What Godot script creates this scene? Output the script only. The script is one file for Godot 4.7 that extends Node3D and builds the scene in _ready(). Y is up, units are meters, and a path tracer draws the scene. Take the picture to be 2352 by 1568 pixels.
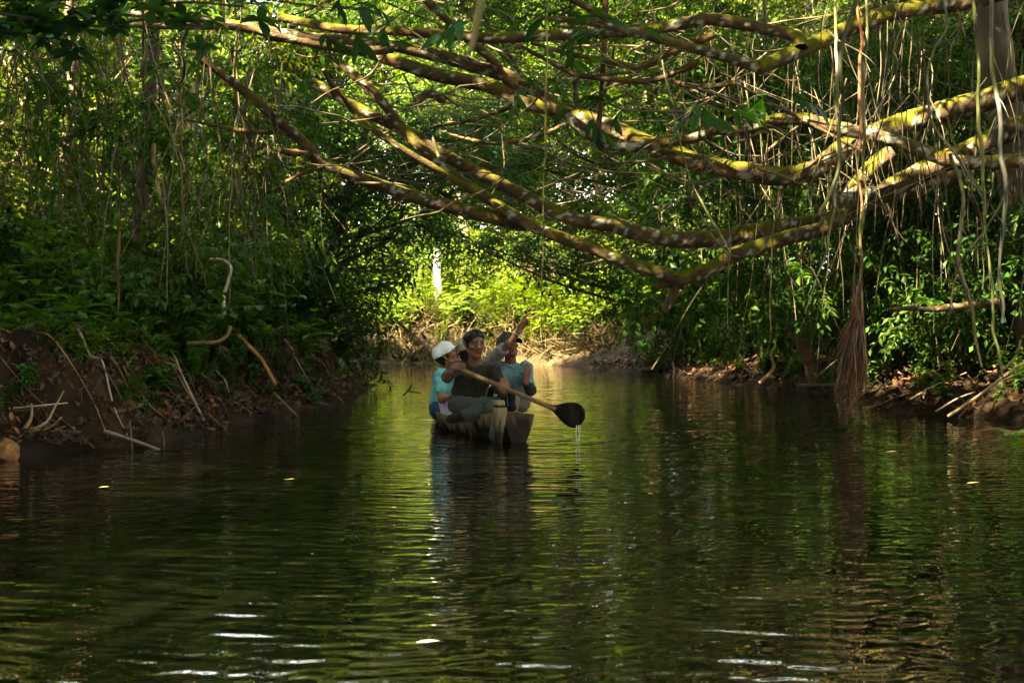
extends Node3D
# A shaded jungle creek: four people in a dugout canoe under the limbs of a leaning tree.

const FOCAL := 2926.0          # focal length in units of a 2352 x 1568 view
const EYE := Vector3(0.0, 0.95, 0.0)
var eye_basis := Basis.from_euler(Vector3(-0.01162, 0.0, 0.0))
var M := {}                    # materials
var P := {}                    # shared meshes
var names := {}
var bark_noise := FastNoiseLite.new()
var patch_noise := FastNoiseLite.new()
var lump_noise := FastNoiseLite.new()


class Geo:
	var v := PackedVector3Array()
	var n := PackedVector3Array()
	var c := PackedColorArray()
	var t := PackedVector2Array()
	var i := PackedInt32Array()
	func add(p: Vector3, nn: Vector3, col: Color) -> int:
		v.append(p); n.append(nn); c.append(col)
		return v.size() - 1
	func tri(a: int, b: int, d: int) -> void:
		i.append(a); i.append(b); i.append(d)
	func quad(a: int, b: int, d: int, e: int) -> void:
		tri(a, b, d); tri(a, d, e)
	func mesh() -> ArrayMesh:
		var arr := []
		arr.resize(Mesh.ARRAY_MAX)
		arr[Mesh.ARRAY_VERTEX] = v
		arr[Mesh.ARRAY_NORMAL] = n
		arr[Mesh.ARRAY_COLOR] = c
		if t.size() == v.size():
			arr[Mesh.ARRAY_TEX_UV] = t
		arr[Mesh.ARRAY_INDEX] = i
		var m := ArrayMesh.new()
		m.add_surface_from_arrays(Mesh.PRIMITIVE_TRIANGLES, arr)
		return m
	func smooth() -> void:
		var acc := PackedVector3Array()
		acc.resize(v.size())
		for k in range(0, i.size(), 3):
			var a := i[k]
			var b := i[k + 1]
			var d := i[k + 2]
			var f := (v[d] - v[a]).cross(v[b] - v[a])
			acc[a] += f; acc[b] += f; acc[d] += f
		for k in v.size():
			n[k] = acc[k].normalized() if acc[k].length_squared() > 1e-20 else Vector3.UP


# ---------------------------------------------------------------- helpers

func at(u: float, v: float, d: float) -> Vector3:
	return EYE + eye_basis * (Vector3((u - 1176.0) / FOCAL, (784.0 - v) / FOCAL, -1.0) * d)


func numbered(called: String) -> String:
	if not names.has(called):
		names[called] = 0
		return called
	names[called] += 1
	return "%s_%03d" % [called, names[called]]


func tag(o: Node3D, label: String, category: String, group := "", kind := "") -> Node3D:
	if label: o.set_meta("label", label)
	if category: o.set_meta("category", category)
	if group: o.set_meta("group", group)
	if kind: o.set_meta("kind", kind)
	return o


func thing(called: String, label: String, category: String, where := Vector3.ZERO, group := "") -> Node3D:
	var o := Node3D.new()
	o.name = numbered(called)
	o.position = where
	add_child(o)
	return tag(o, label, category, group)


func part(called: String, mesh: Mesh, mat: Material, parent: Node3D) -> MeshInstance3D:
	var o := MeshInstance3D.new()
	o.name = called if parent != self else numbered(called)
	o.mesh = mesh
	o.material_override = mat
	parent.add_child(o, true)
	return o


func single(called: String, mesh: Mesh, mat: Material, label: String, category: String, group := "") -> MeshInstance3D:
	var o := part(called, mesh, mat, self)
	tag(o, label, category, group)
	return o


func copies(called: String, mesh: Mesh, mat: Material, where: Array, tints: PackedColorArray, parent: Node3D) -> MultiMeshInstance3D:
	var mm := MultiMesh.new()
	mm.transform_format = MultiMesh.TRANSFORM_3D
	mm.use_colors = true
	mm.mesh = mesh
	mm.instance_count = where.size()
	for k in where.size():
		mm.set_instance_transform(k, where[k])
		mm.set_instance_color(k, tints[k])
	var o := MultiMeshInstance3D.new()
	o.name = called if parent != self else numbered(called)
	o.multimesh = mm
	o.material_override = mat
	parent.add_child(o, true)
	return o


func mat(called: String, rough: float, spec := 0.5, col := Color.WHITE, vertex := true) -> StandardMaterial3D:
	var m := StandardMaterial3D.new()
	m.resource_name = called
	m.albedo_color = col.linear_to_srgb()
	m.roughness = rough
	m.metallic_specular = spec
	m.vertex_color_use_as_albedo = vertex
	m.cull_mode = BaseMaterial3D.CULL_DISABLED
	M[called] = m
	return m


func noise_tex(freq: float, size: int, as_normal := false, seed_ := 1, octaves := 4, strength := 4.0) -> NoiseTexture2D:
	var f := FastNoiseLite.new()
	f.seed = seed_
	f.frequency = freq
	f.fractal_octaves = octaves
	var t := NoiseTexture2D.new()
	t.width = size
	t.height = size
	t.seamless = true
	t.as_normal_map = as_normal
	t.bump_strength = strength
	t.noise = f
	return t


func spline(pts: Array, step: float) -> PackedVector3Array:
	# Catmull-Rom through the points, resampled at about STEP metres
	var out := PackedVector3Array()
	for k in pts.size() - 1:
		var p1: Vector3 = pts[k]
		var p2: Vector3 = pts[k + 1]
		var p0: Vector3 = pts[k - 1] if k > 0 else p1 * 2.0 - p2
		var p3: Vector3 = pts[k + 2] if k + 2 < pts.size() else p2 * 2.0 - p1
		var m: int = max(1, int(ceil(p1.distance_to(p2) / step)))
		for j in m:
			out.append(p1.cubic_interpolate(p2, p0, p3, float(j) / m))
	out.append(pts[-1])
	return out


func frames(path: PackedVector3Array) -> Array:
	# (right, up) of every point, carried along without twist
	var out := []
	var t := (path[1] - path[0]).normalized()
	var r := t.cross(Vector3.UP)
	if r.length() < 0.2:
		r = t.cross(Vector3.RIGHT)
	r = r.normalized()
	for k in path.size():
		t = (path[min(k + 1, path.size() - 1)] - path[max(k - 1, 0)]).normalized()
		r = (r - t * r.dot(t)).normalized()
		out.append([r, r.cross(t)])
	return out


func tube(g: Geo, path: PackedVector3Array, r0: float, r1: float, sides: int, col: Color, vary := 0.25, wobble := 0.0, cap := true) -> void:
	# A tapered tube; COL varies from ring to ring as bark does
	var fr := frames(path)
	var first := g.v.size()
	var n := path.size()
	for k in n:
		var f := float(k) / maxf(1.0, n - 1.0)
		var r := lerpf(r0, r1, f)
		var s := 1.0 + vary * bark_noise.get_noise_3dv(path[k] * 3.0)
		for j in sides:
			var a := TAU * j / sides
			var d: Vector3 = fr[k][0] * cos(a) + fr[k][1] * sin(a)
			var rr := r
			if wobble > 0.0:
				rr *= 1.0 + wobble * lump_noise.get_noise_3dv(path[k] * 6.0 + d)
			var b := s * (1.0 + vary * bark_noise.get_noise_3dv((path[k] + d * r) * 14.0))
			g.add(path[k] + d * rr, d, Color(col.r * b, col.g * b, col.b * b))
	for k in n - 1:
		for j in sides:
			var a := first + k * sides + j
			var b := first + k * sides + (j + 1) % sides
			g.quad(a, b, b + sides, a + sides)
	if cap:
		for e in 2:
			var k := 0 if e == 0 else n - 1
			var c := g.add(path[k], (path[0] - path[1]).normalized() * (1.0 if e == 0 else -1.0), g.c[first + k * sides])
			for j in sides:
				g.tri(c, first + k * sides + j, first + k * sides + (j + 1) % sides)


func wiggle(a: Vector3, b: Vector3, steps: int, amp: float, r: RandomNumberGenerator, sag := 0.0) -> Array:
	# Points from A to B that wander by AMP
	var out := []
	var off := Vector3.ZERO
	for k in steps + 1:
		var f := float(k) / steps
		out.append(a.lerp(b, f) + off * sin(PI * clampf(f * 1.15, 0.0, 1.0)) + Vector3.DOWN * sag * 4.0 * f * (1.0 - f))
		off += Vector3(r.randfn(), r.randfn() * 0.4, r.randfn()) * amp
	return out


# ---------------------------------------------------------------- leaves

func leaf(g: Geo, base: Vector3, dir: Vector3, face: Vector3, length: float, width: float, col: Color, droop := 0.2) -> void:
	# A pointed blade folded along its midrib
	var side := dir.cross(face).normalized()
	var up := side.cross(dir).normalized()
	var mid := base + dir * length * 0.45 - up * length * 0.03
	var tip := base + dir * length - up * length * droop
	var lift := up * width * 0.22
	var l := mid - side * width * 0.5 + lift
	var r := mid + side * width * 0.5 + lift
	var nl := (up + side * 0.4).normalized()
	var nr := (up - side * 0.4).normalized()
	var a := g.add(base, nl, col)
	var b := g.add(l, nl, col)
	var c := g.add(mid, nl, col)
	var d := g.add(tip, nl, col)
	g.quad(a, b, d, c)
	var e := g.add(base, nr, col)
	var f := g.add(r, nr, col)
	var h := g.add(mid, nr, col)
	var k := g.add(tip, nr, col)
	g.quad(e, h, k, f)


func broad_leaf(g: Geo, base: Vector3, dir: Vector3, face: Vector3, length: float, width: float, col: Color, droop := 0.3, steps := 6, shape := 0.0) -> void:
	# A larger blade in STEPS cross ribs, arching down by DROOP; SHAPE above 0 moves the widest part to the tip
	var side := dir.cross(face).normalized()
	var up := side.cross(dir).normalized()
	var rows := []
	for k in steps + 1:
		var f := float(k) / steps
		var w := width * 0.5 * pow(sin(PI * pow(clampf(f * 0.985 + 0.008, 0.0, 1.0), 0.75 + shape)), 0.8)
		var c := base + dir * length * f - up * length * droop * f * f
		var tang := (dir - up * droop * 2.0 * f).normalized()
		var nrm := side.cross(tang).normalized()
		var row := []
		for s in [-1.0, 0.0, 1.0]:
			var p: Vector3 = c + side * w * s + nrm * w * 0.28 * absf(s)
			row.append(g.add(p, (nrm - side * s * 0.35).normalized(), col if s != 0.0 else col.lightened(0.12)))
		rows.append(row)
	for k in steps:
		g.quad(rows[k][0], rows[k + 1][0], rows[k + 1][1], rows[k][1])
		g.quad(rows[k][1], rows[k + 1][1], rows[k + 1][2], rows[k][2])


func tone(r: RandomNumberGenerator, spread := 0.3) -> Color:
	# Leaf tones differ from leaf to leaf; about one in twenty is yellowing
	var b := 1.0 + r.randf_range(-spread, spread)
	if r.randf() < 0.045:
		return Color(2.6 * b, 1.25 * b, 0.7 * b)
	return Color((0.78 + r.randf() * 0.34) * b, b, (0.8 + r.randf() * 0.5) * b)


func make_spray(seed_: int, leaves: int, twig: float, ll: float, lw: float, forks: int, hang := 0.0) -> ArrayMesh:
	# A leafy twig that grows along +X
	var r := RandomNumberGenerator.new()
	r.seed = seed_
	var g := Geo.new()
	for b in forks:
		var yaw := (b - (forks - 1) * 0.5) * 0.65 + r.randf_range(-0.15, 0.15)
		var pitch := r.randf_range(-0.25, 0.35)
		var dir := Vector3(cos(yaw) * cos(pitch), sin(pitch), sin(yaw) * cos(pitch))
		var l := twig * r.randf_range(0.75, 1.1)
		var pts := [Vector3.ZERO, dir * l * 0.5 + Vector3(0, 0.03, 0), dir * l + Vector3(0, -0.06 - hang * l, 0)]
		var path := spline(pts, l / 4.0)
		tube(g, path, 0.0065, 0.0025, 3, Color(0.5, 0.36, 0.28), 0.2, 0.0, false)
		var m := leaves / forks
		for k in m:
			var f := (k + 1.0) / m
			var q := f * (path.size() - 1)
			var i0 := mini(int(q), path.size() - 2)
			var p := path[i0].lerp(path[i0 + 1], q - i0)
			var t := (path[i0 + 1] - path[i0]).normalized()
			var out := t.cross(Vector3.UP).normalized() * (1.0 if k % 2 == 0 else -1.0)
			var d := (t * r.randf_range(0.35, 0.9) + out * r.randf_range(0.6, 1.0) + Vector3.UP * r.randf_range(-0.55 - hang, 0.3)).normalized()
			var face := (Vector3.UP + Vector3(r.randf_range(-0.6, 0.6), 0, r.randf_range(-0.6, 0.6))).normalized()
			leaf(g, p, d, face, ll * r.randf_range(0.7, 1.2), lw * r.randf_range(0.75, 1.15), tone(r), r.randf_range(0.05, 0.3))
	return g.mesh()


func make_grass(seed_: int, blades: int, tall: float, lean: float, width: float) -> ArrayMesh:
	var r := RandomNumberGenerator.new()
	r.seed = seed_
	var g := Geo.new()
	for k in blades:
		var a := r.randf() * TAU
		var out := Vector3(cos(a), 0, sin(a))
		var side := Vector3(-out.z, 0, out.x)
		var base := out * r.randf() * 0.07
		var h := tall * r.randf_range(0.5, 1.0)
		var l := lean * r.randf_range(0.3, 1.2) * h
		var w := width * r.randf_range(0.7, 1.2)
		var col := tone(r)
		var last := []
		for s in 4:
			var f := s / 3.0
			var p := base + Vector3.UP * h * (f - 0.25 * f * f * lean) + out * l * f * f
			var ww := w * (1.0 - f * f) + 0.0006
			var nn := (out * (0.4 + f) * -1.0 + Vector3.UP).normalized()
			var a0 := g.add(p - side * ww, nn, col)
			var b0 := g.add(p + side * ww, nn, col)
			if s > 0:
				g.quad(last[0], last[1], b0, a0)
			last = [a0, b0]
	return g.mesh()


func make_herb(seed_: int, stems: int, tall: float, ll: float, lw: float, per_stem: int) -> ArrayMesh:
	# A low leafy plant: a few stems with pairs of leaves and a rosette on top
	var r := RandomNumberGenerator.new()
	r.seed = seed_
	var g := Geo.new()
	for s in stems:
		var a := r.randf() * TAU
		var h := tall * r.randf_range(0.55, 1.0)
		var top := Vector3(cos(a) * h * 0.45 * r.randf(), h, sin(a) * h * 0.45 * r.randf())
		var path := spline([Vector3(cos(a), 0, sin(a)) * 0.03, top * 0.5 + Vector3(r.randf_range(-0.04, 0.04), 0.02, r.randf_range(-0.04, 0.04)), top], h / 4.0)
		tube(g, path, 0.006, 0.003, 4, Color(0.7, 0.8, 0.6), 0.1, 0.0, false)
		for k in per_stem:
			var f := clampf(0.25 + 0.75 * (k + 1.0) / per_stem, 0.0, 1.0)
			var q := f * (path.size() - 1)
			var i0 := mini(int(q), path.size() - 2)
			var p := path[i0].lerp(path[i0 + 1], q - i0)
			var b := a + k * 2.4 + r.randf_range(-0.3, 0.3)
			var d := Vector3(cos(b), r.randf_range(-0.1, 0.55), sin(b)).normalized()
			broad_leaf(g, p, d, Vector3.UP, ll * r.randf_range(0.7, 1.2), lw * r.randf_range(0.8, 1.15), tone(r, 0.22), r.randf_range(0.1, 0.45), 4)
	return g.mesh()


func turned(p: Vector3, yaw: float, pitch: float, roll: float, s: float) -> Transform3D:
	return Transform3D(Basis.from_euler(Vector3(roll, yaw, pitch)).scaled(Vector3(s, s, s)), p)


func shade(base: Color, r: RandomNumberGenerator, hue := 0.15, val := 0.3) -> Color:
	var h := r.randf_range(-hue, hue)
	var k := 1.0 + r.randf_range(-val, val)
	return Color(base.r * (1.0 + h) * k, base.g * k, base.b * (1.0 - h) * k)


func lookup(tab: Array, x: float) -> float:
	if x <= tab[0][0]:
		return tab[0][1]
	for k in tab.size() - 1:
		if x <= tab[k + 1][0]:
			return lerpf(tab[k][1], tab[k + 1][1], (x - tab[k][0]) / (tab[k + 1][0] - tab[k][0]))
	return tab[-1][1]


# ---------------------------------------------------------------- setting

const LEFT := [[-30.0, -5.0], [-5.0, -4.3], [5.0, -4.0], [8.8, -3.56], [9.75, -3.25], [10.2, -2.87], [11.8, -2.65], [13.6, -2.49], [15.4, -2.1], [17.5, -2.05], [20.5, -2.25], [25.0, -3.1], [32.0, -5.5], [36.0, -9.0], [60.0, -40.0]]
const RIGHT := [[-30.0, 6.0], [5.0, 5.6], [12.6, 5.05], [13.4, 4.66], [14.1, 4.1], [18.4, 4.24], [19.9, 3.8], [22.4, 3.4], [25.5, 2.56], [29.3, 1.6], [31.6, 0.8], [33.0, -1.0], [34.0, -5.0], [36.0, -9.0], [60.0, -36.0]]
const FAR := [[-60.0, 60.0], [-12.0, 36.0], [-6.0, 34.2], [-3.0, 33.2], [0.0, 32.4], [0.8, 31.6], [4.0, 30.5], [60.0, 30.5]]


func height(x: float, d: float) -> float:
	var gl := lookup(LEFT, d) - x
	var gr := x - lookup(RIGHT, d)
	var gf := d - lookup(FAR, x)
	var wob := lump_noise.get_noise_2d(x * 4.0, d * 4.0) * 0.12 + lump_noise.get_noise_2d(x * 16.0 + 40.0, d * 16.0) * 0.05
	gl += wob
	gr += wob
	gf += wob
	var g := maxf(gl, maxf(gr, gf))
	if g < 0.0:
		return -0.05 - 0.9 * smoothstep(0.0, 1.6, -g)
	var rough := lump_noise.get_noise_2d(x * 9.0, d * 9.0) * 0.18 + lump_noise.get_noise_2d(x * 30.0, d * 30.0) * 0.12 + lump_noise.get_noise_2d(x * 75.0, d * 75.0) * 0.06
	var h := -0.05 + 0.05 * smoothstep(0.0, 0.06, g)
	var hl := 0.0
	var hr := 0.0
	var hf := 0.0
	if gl > 0.0:
		var cut := lump_noise.get_noise_2d(d * 7.0, 3.0) * 0.25
		hl = 0.13 * smoothstep(0.0, 0.35, gl) + 0.66 * smoothstep(0.3 + cut, 0.95 + cut, gl) + 0.1 * minf(maxf(0.0, gl - 1.0), 5.0)
	if gr > 0.0:
		hr = 0.14 * smoothstep(0.0, 0.35, gr) + 0.16 * smoothstep(0.5, 1.2, gr) + 0.55 * smoothstep(1.3, 2.6, gr) + 0.12 * minf(maxf(0.0, gr - 2.0), 6.0)
	if gf > 0.0:
		hf = 0.12 * smoothstep(0.0, 0.4, gf) + 0.4 * smoothstep(0.3, 1.1, gf) + 1.35 * smoothstep(0.8, 6.0, gf) + 0.05 * minf(maxf(0.0, gf - 6.0), 12.0)
	h += maxf(hl, maxf(hr, hf))
	return h + rough * smoothstep(0.0, 0.4, g)


func lines(lo: float, hi: float, step: float, ends: float) -> PackedFloat32Array:
	# Even lines from LO to HI, then ever wider ones out to ENDS metres on both sides
	var out := PackedFloat32Array()
	var left := PackedFloat32Array()
	var x := lo
	var s := step
	while x > lo - ends:
		s *= 1.35
		x -= s
		left.append(x)
	left.reverse()
	out.append_array(left)
	var n := int((hi - lo) / step)
	for k in n + 1:
		out.append(lo + k * step)
	x = out[-1]
	s = step
	while x < hi + ends:
		s *= 1.35
		x += s
		out.append(x)
	return out


func build_ground() -> void:
	var xs := lines(-7.5, 7.5, 0.075, 220.0)
	var ds := lines(7.0, 34.0, 0.075, 260.0)
	var g := Geo.new()
	for d in ds:
		for x in xs:
			var h := height(x, d) if absf(x) < 60.0 and d < 90.0 and d > -60.0 else 1.4
			var m := 1.0 + 0.45 * bark_noise.get_noise_2d(x * 2.0, d * 2.0) + 0.35 * bark_noise.get_noise_2d(x * 11.0, d * 11.0)
			var red := patch_noise.get_noise_2d(x * 1.3, d * 1.3)
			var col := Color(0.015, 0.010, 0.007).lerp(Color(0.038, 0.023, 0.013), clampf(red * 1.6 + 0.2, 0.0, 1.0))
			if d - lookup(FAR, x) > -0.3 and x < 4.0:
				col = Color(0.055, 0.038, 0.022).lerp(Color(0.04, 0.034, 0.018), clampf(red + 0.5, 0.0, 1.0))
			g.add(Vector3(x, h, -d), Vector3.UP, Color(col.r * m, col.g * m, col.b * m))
			g.t.append(Vector2(x, d))
	var w := xs.size()
	for a in ds.size() - 1:
		for b in w - 1:
			var k := a * w + b
			g.quad(k, k + w, k + w + 1, k + 1)
	g.smooth()
	for k in g.n.size():
		if g.n[k].y < 0.0:
			g.n[k] = -g.n[k]
	tag(part("ground", g.mesh(), M.mud, self), "dark muddy creek banks strewn with roots and litter", "ground", "", "structure")


func swell(x: float, d: float) -> float:
	# Slow ripples, the wash round the hull and the rings where the paddle drips
	var h := 0.0009 * sin(3.1 * d + 1.7 * sin(0.9 * x + 0.31 * d)) * (0.6 + 0.4 * sin(0.7 * x - 0.5 * d))
	h += 0.0007 * sin(5.3 * d - 1.4 * x + 1.2 * sin(1.6 * x))
	h += 0.0006 * sin(7.9 * d + 2.6 * x + 0.8 * sin(1.1 * d))
	var q := Vector2(x - 0.60, d - 10.35).length()
	h += 0.0035 * sin(q * 42.0) * exp(-q * 2.4) * smoothstep(0.0, 0.1, q)
	var b := Vector2((x + 0.1) * 0.75, d - 10.9).length()
	h += 0.0026 * sin(b * 21.0 - 1.0) * exp(-absf(b - 0.6) * 0.75)
	return h


func ripple_texture() -> ImageTexture:
	# Normals of a field of small wind ripples that run mostly along the creek
	var n := 512
	var r := RandomNumberGenerator.new()
	r.seed = 77
	var waves := []
	for k in 40:
		var kz := r.randi_range(5, 34)
		var kx := int(round(r.randfn() * kz * 0.32))
		waves.append([kx, kz, r.randf() * TAU, r.randf_range(0.5, 1.0) / pow(Vector2(kx, kz).length(), 0.62)])
	var sx := PackedFloat32Array()
	var sz := PackedFloat32Array()
	sx.resize(n * n)
	sz.resize(n * n)
	for w in waves:
		for y in n:
			var p0: float = TAU * w[1] * y / n + w[2]
			var dp: float = TAU * w[0] / n
			for x in n:
				var c := cos(p0 + dp * x) * float(w[3])
				sx[y * n + x] += c * w[0]
				sz[y * n + x] += c * w[1]
	var im := Image.create(n, n, false, Image.FORMAT_RGB8)
	for y in n:
		for x in n:
			var v := Vector3(-sx[y * n + x] * 0.0030, -sz[y * n + x] * 0.0030, 1.0).normalized()
			im.set_pixel(x, y, Color(v.x * 0.5 + 0.5, v.y * 0.5 + 0.5, v.z * 0.5 + 0.5))
	return ImageTexture.create_from_image(im)


func build_water() -> void:
	var xs := lines(-6.0, 6.5, 0.09, 40.0)
	var ds := lines(2.6, 20.0, 0.055, 40.0)
	var g := Geo.new()
	for d in ds:
		for x in xs:
			var e := 0.01
			var h := swell(x, d)
			var nn := Vector3(-(swell(x + e, d) - h) / e, 1.0, (swell(x, d + e) - h) / e).normalized()
			g.add(Vector3(x, h, -d), nn, Color.WHITE)
			# slightly bent coordinates keep the ripple pattern from lining up
			g.t.append(Vector2(x / 2.7 + 0.03 * sin(d * 0.83) + 0.02 * sin(d * 2.1 + x), d / 2.7 + 0.035 * sin(x * 0.9) + 0.02 * sin(x * 2.3 - d * 0.7)))
	var w := xs.size()
	for a in ds.size() - 1:
		for b in w - 1:
			var k := a * w + b
			g.quad(k, k + w, k + w + 1, k + 1)
	tag(part("water", g.mesh(), M.water, self), "dark calm creek water rippling with green reflections", "water", "", "structure")


func build_materials() -> void:
	bark_noise.seed = 5
	bark_noise.frequency = 1.0
	bark_noise.fractal_octaves = 3
	patch_noise.seed = 9
	patch_noise.frequency = 1.0
	patch_noise.fractal_octaves = 4
	lump_noise.seed = 21
	lump_noise.frequency = 0.15
	lump_noise.fractal_octaves = 3
	var leafy := mat("leaf", 0.45, 0.3)
	leafy.backlight_enabled = true
	leafy.backlight = Color(1.0, 0.97, 0.22)
	var soft := mat("soft_leaf", 0.6, 0.2)
	soft.backlight_enabled = true
	soft.backlight = Color(1.0, 0.98, 0.25)
	var tinted := mat("herb_tint", 0.55, 0.25, Color(0.075, 0.18, 0.03))
	tinted.backlight_enabled = true
	tinted.backlight = Color(1.0, 0.95, 0.3)
	var b := mat("bark", 0.9, 0.2)
	b.normal_enabled = true
	b.normal_texture = noise_tex(0.03, 512, true, 4, 5, 14.0)
	b.normal_scale = 0.9
	b.uv1_triplanar = true
	b.uv1_world_triplanar = true
	b.uv1_scale = Vector3(3.6, 3.6, 3.6)
	mat("stem", 0.8, 0.25)
	var mud := mat("mud", 0.85, 0.15)
	mud.normal_enabled = true
	mud.normal_texture = noise_tex(0.02, 512, true, 8, 5, 10.0)
	mud.normal_scale = 1.0
	mud.uv1_triplanar = true
	mud.uv1_world_triplanar = true
	mud.uv1_scale = Vector3(0.9, 0.9, 0.9)
	var wood := mat("old_wood", 0.75, 0.25)
	wood.normal_enabled = true
	wood.normal_texture = noise_tex(0.05, 256, true, 14, 4, 5.0)
	wood.normal_scale = 0.5
	wood.uv1_triplanar = true
	wood.uv1_scale = Vector3(5.0, 1.5, 5.0)
	mat("plank", 0.6, 0.3)
	mat("seat", 0.8, 0.2, Color(0.13, 0.09, 0.05), false)
	mat("wet_black", 0.8, 0.1)
	var cl := mat("cloth", 0.95, 0.15)
	cl.rim_enabled = true
	cl.rim = 0.15
	var sk := mat("skin", 0.5, 0.35)
	mat("hair", 0.5, 0.3)
	var drop := mat("drop", 0.05, 0.6, Color(0.8, 0.82, 0.8), false)
	drop.transparency = BaseMaterial3D.TRANSPARENCY_ALPHA
	drop.albedo_color.a = 0.35
	var w := mat("water", 0.02, 0.72, Color(0.0016, 0.0018, 0.0008), false)
	w.normal_enabled = true
	w.normal_texture = ripple_texture()
	w.normal_scale = 1.0


func _ready() -> void:
	var cam := Camera3D.new()
	cam.name = "camera"
	cam.fov = 30.0
	cam.near = 0.1
	cam.far = 600.0
	cam.transform = Transform3D(eye_basis, EYE)
	var lens := CameraAttributesPhysical.new()
	lens.frustum_focal_length = 44.785
	lens.frustum_focus_distance = 11.4
	lens.exposure_aperture = 6.4
	cam.attributes = lens
	add_child(cam)
	cam.current = true

	var env := Environment.new()
	env.background_mode = Environment.BG_SKY
	var sky := Sky.new()
	var air := ProceduralSkyMaterial.new()
	air.sky_top_color = Color(0.80, 0.82, 0.80)
	air.sky_horizon_color = Color(0.93, 0.91, 0.85)
	air.sky_curve = 0.12
	air.ground_bottom_color = Color(0.15, 0.17, 0.1)
	air.ground_horizon_color = Color(0.5, 0.52, 0.45)
	air.sun_angle_max = 6.0
	sky.sky_material = air
	env.sky = sky
	env.background_energy_multiplier = 0.75
	env.tonemap_mode = Environment.TONE_MAPPER_LINEAR
	env.tonemap_exposure = 17.5
	env.sdfgi_enabled = true
	env.ssao_enabled = true
	env.ssil_enabled = true
	var world := WorldEnvironment.new()
	world.name = "daylight"
	world.environment = env
	add_child(world)

	var sun := DirectionalLight3D.new()
	sun.name = "sun"
	sun.light_color = Color(1.0, 0.93, 0.76)
	sun.light_energy = 1.6
	sun.light_angular_distance = 0.5
	sun.shadow_enabled = true
	add_child(sun)
	sun.look_at_from_position(Vector3.ZERO, -Vector3(-0.50, 0.70, 0.50), Vector3.UP)

	build_materials()
	build_ground()
	build_water()
	build_prototypes()
	build_forest()
	build_banks()
	build_tree_limbs()
	build_lianas()
	build_canoe()
	build_people()
	build_small_things()


# ---------------------------------------------------------------- forest

func build_prototypes() -> void:
	P.spray_a = make_spray(11, 26, 0.55, 0.115, 0.052, 3)
	P.spray_b = make_spray(12, 24, 0.6, 0.10, 0.046, 3, 0.15)
	P.spray_c = make_spray(13, 15, 0.5, 0.15, 0.066, 2, 0.1)
	P.hang_a = make_spray(14, 14, 0.7, 0.12, 0.06, 1, 0.3)
	P.hang_b = make_spray(15, 12, 0.6, 0.16, 0.085, 1, 0.3)
	var bl := Geo.new()
	var rl := Geo.new()
	var r := RandomNumberGenerator.new()
	r.seed = 3
	for k in 4:
		var a := (k - 1.5) * 0.55 + r.randf_range(-0.2, 0.2)
		broad_leaf(bl, Vector3(0.05 * k, -0.01 * k, 0.0), Vector3(cos(a), r.randf_range(-0.7, 0.4), sin(a)).normalized(), Vector3(r.randf_range(-0.5, 0.5), 1, r.randf_range(-0.5, 0.5)).normalized(), r.randf_range(0.12, 0.2), r.randf_range(0.05, 0.075), tone(r, 0.2), 0.3, 6)
	tube(bl, spline([Vector3(-0.15, 0.03, 0), Vector3(0, 0.01, 0), Vector3(0.17, -0.03, 0)], 0.05), 0.005, 0.003, 4, Color(0.8, 0.5, 0.6), 0.1, 0.0, false)
	for k in 7:
		var a := k * 0.9 + r.randf() * 0.4
		broad_leaf(rl, Vector3.ZERO, Vector3(cos(a), r.randf_range(-0.6, 0.6), sin(a)).normalized(), Vector3.UP, r.randf_range(0.09, 0.14), r.randf_range(0.05, 0.068), tone(r, 0.2), 0.25, 7, 0.45)
	P.big_leaf = bl.mesh()
	P.round_leaf = rl.mesh()
	P.bushy = make_spray(16, 22, 0.4, 0.13, 0.07, 4)
	P.grass_a = make_grass(21, 22, 0.5, 0.8, 0.005)
	P.grass_b = make_grass(22, 18, 0.75, 0.9, 0.008)
	P.herb_a = make_herb(31, 5, 0.34, 0.12, 0.045, 7)
	P.herb_b = make_herb(32, 4, 0.5, 0.2, 0.09, 5)
	P.herb_c = make_herb(33, 6, 0.24, 0.10, 0.034, 6)


func leafage(called: String, parent: Node3D, clumps: Array, kinds: Array, tint: Color, seed_: int, m: Material, flat := 0.5, size := 1.0, hue := 0.15) -> void:
	# CLUMPS: [centre, radius, count]; sprays scattered through each, denser to the rim
	var r := RandomNumberGenerator.new()
	r.seed = seed_
	var where := []
	var tints := []
	for k in kinds:
		where.append([])
		tints.append(PackedColorArray())
	for c in clumps:
		var t := shade(tint, r, hue, 0.25)
		for k in int(c[2]):
			var d := Vector3(r.randfn(), r.randfn(), r.randfn())
			d = d.normalized() * pow(r.randf(), 0.45)
			var p: Vector3 = c[0] + Vector3(d.x, d.y * 0.75, d.z) * float(c[1])
			var yaw := atan2(-d.z, d.x) + r.randfn() * 0.7
			var s := size * r.randf_range(0.75, 1.3)
			var w := r.randi() % kinds.size()
			where[w].append(turned(p, yaw, r.randf_range(-0.9, 0.5) * flat + d.y * 0.3, r.randf_range(-0.8, 0.8) * flat, s))
			tints[w].append(shade(t, r, hue * 0.6, 0.3))
	for w in kinds.size():
		if where[w].size():
			copies(called, P[kinds[w]], m, where[w], tints[w], parent).set_meta("kind", "stuff")


func scatter_clumps(r: RandomNumberGenerator, c: Vector3, radii: Vector3, n: int, size: float, per: int) -> Array:
	var out := []
	for k in n:
		var d := Vector3(r.randfn(), r.randfn(), r.randfn()).normalized() * pow(r.randf(), 0.4)
		out.append([c + d * radii, size * r.randf_range(0.65, 1.3), int(per * r.randf_range(0.7, 1.3))])
	return out


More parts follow.
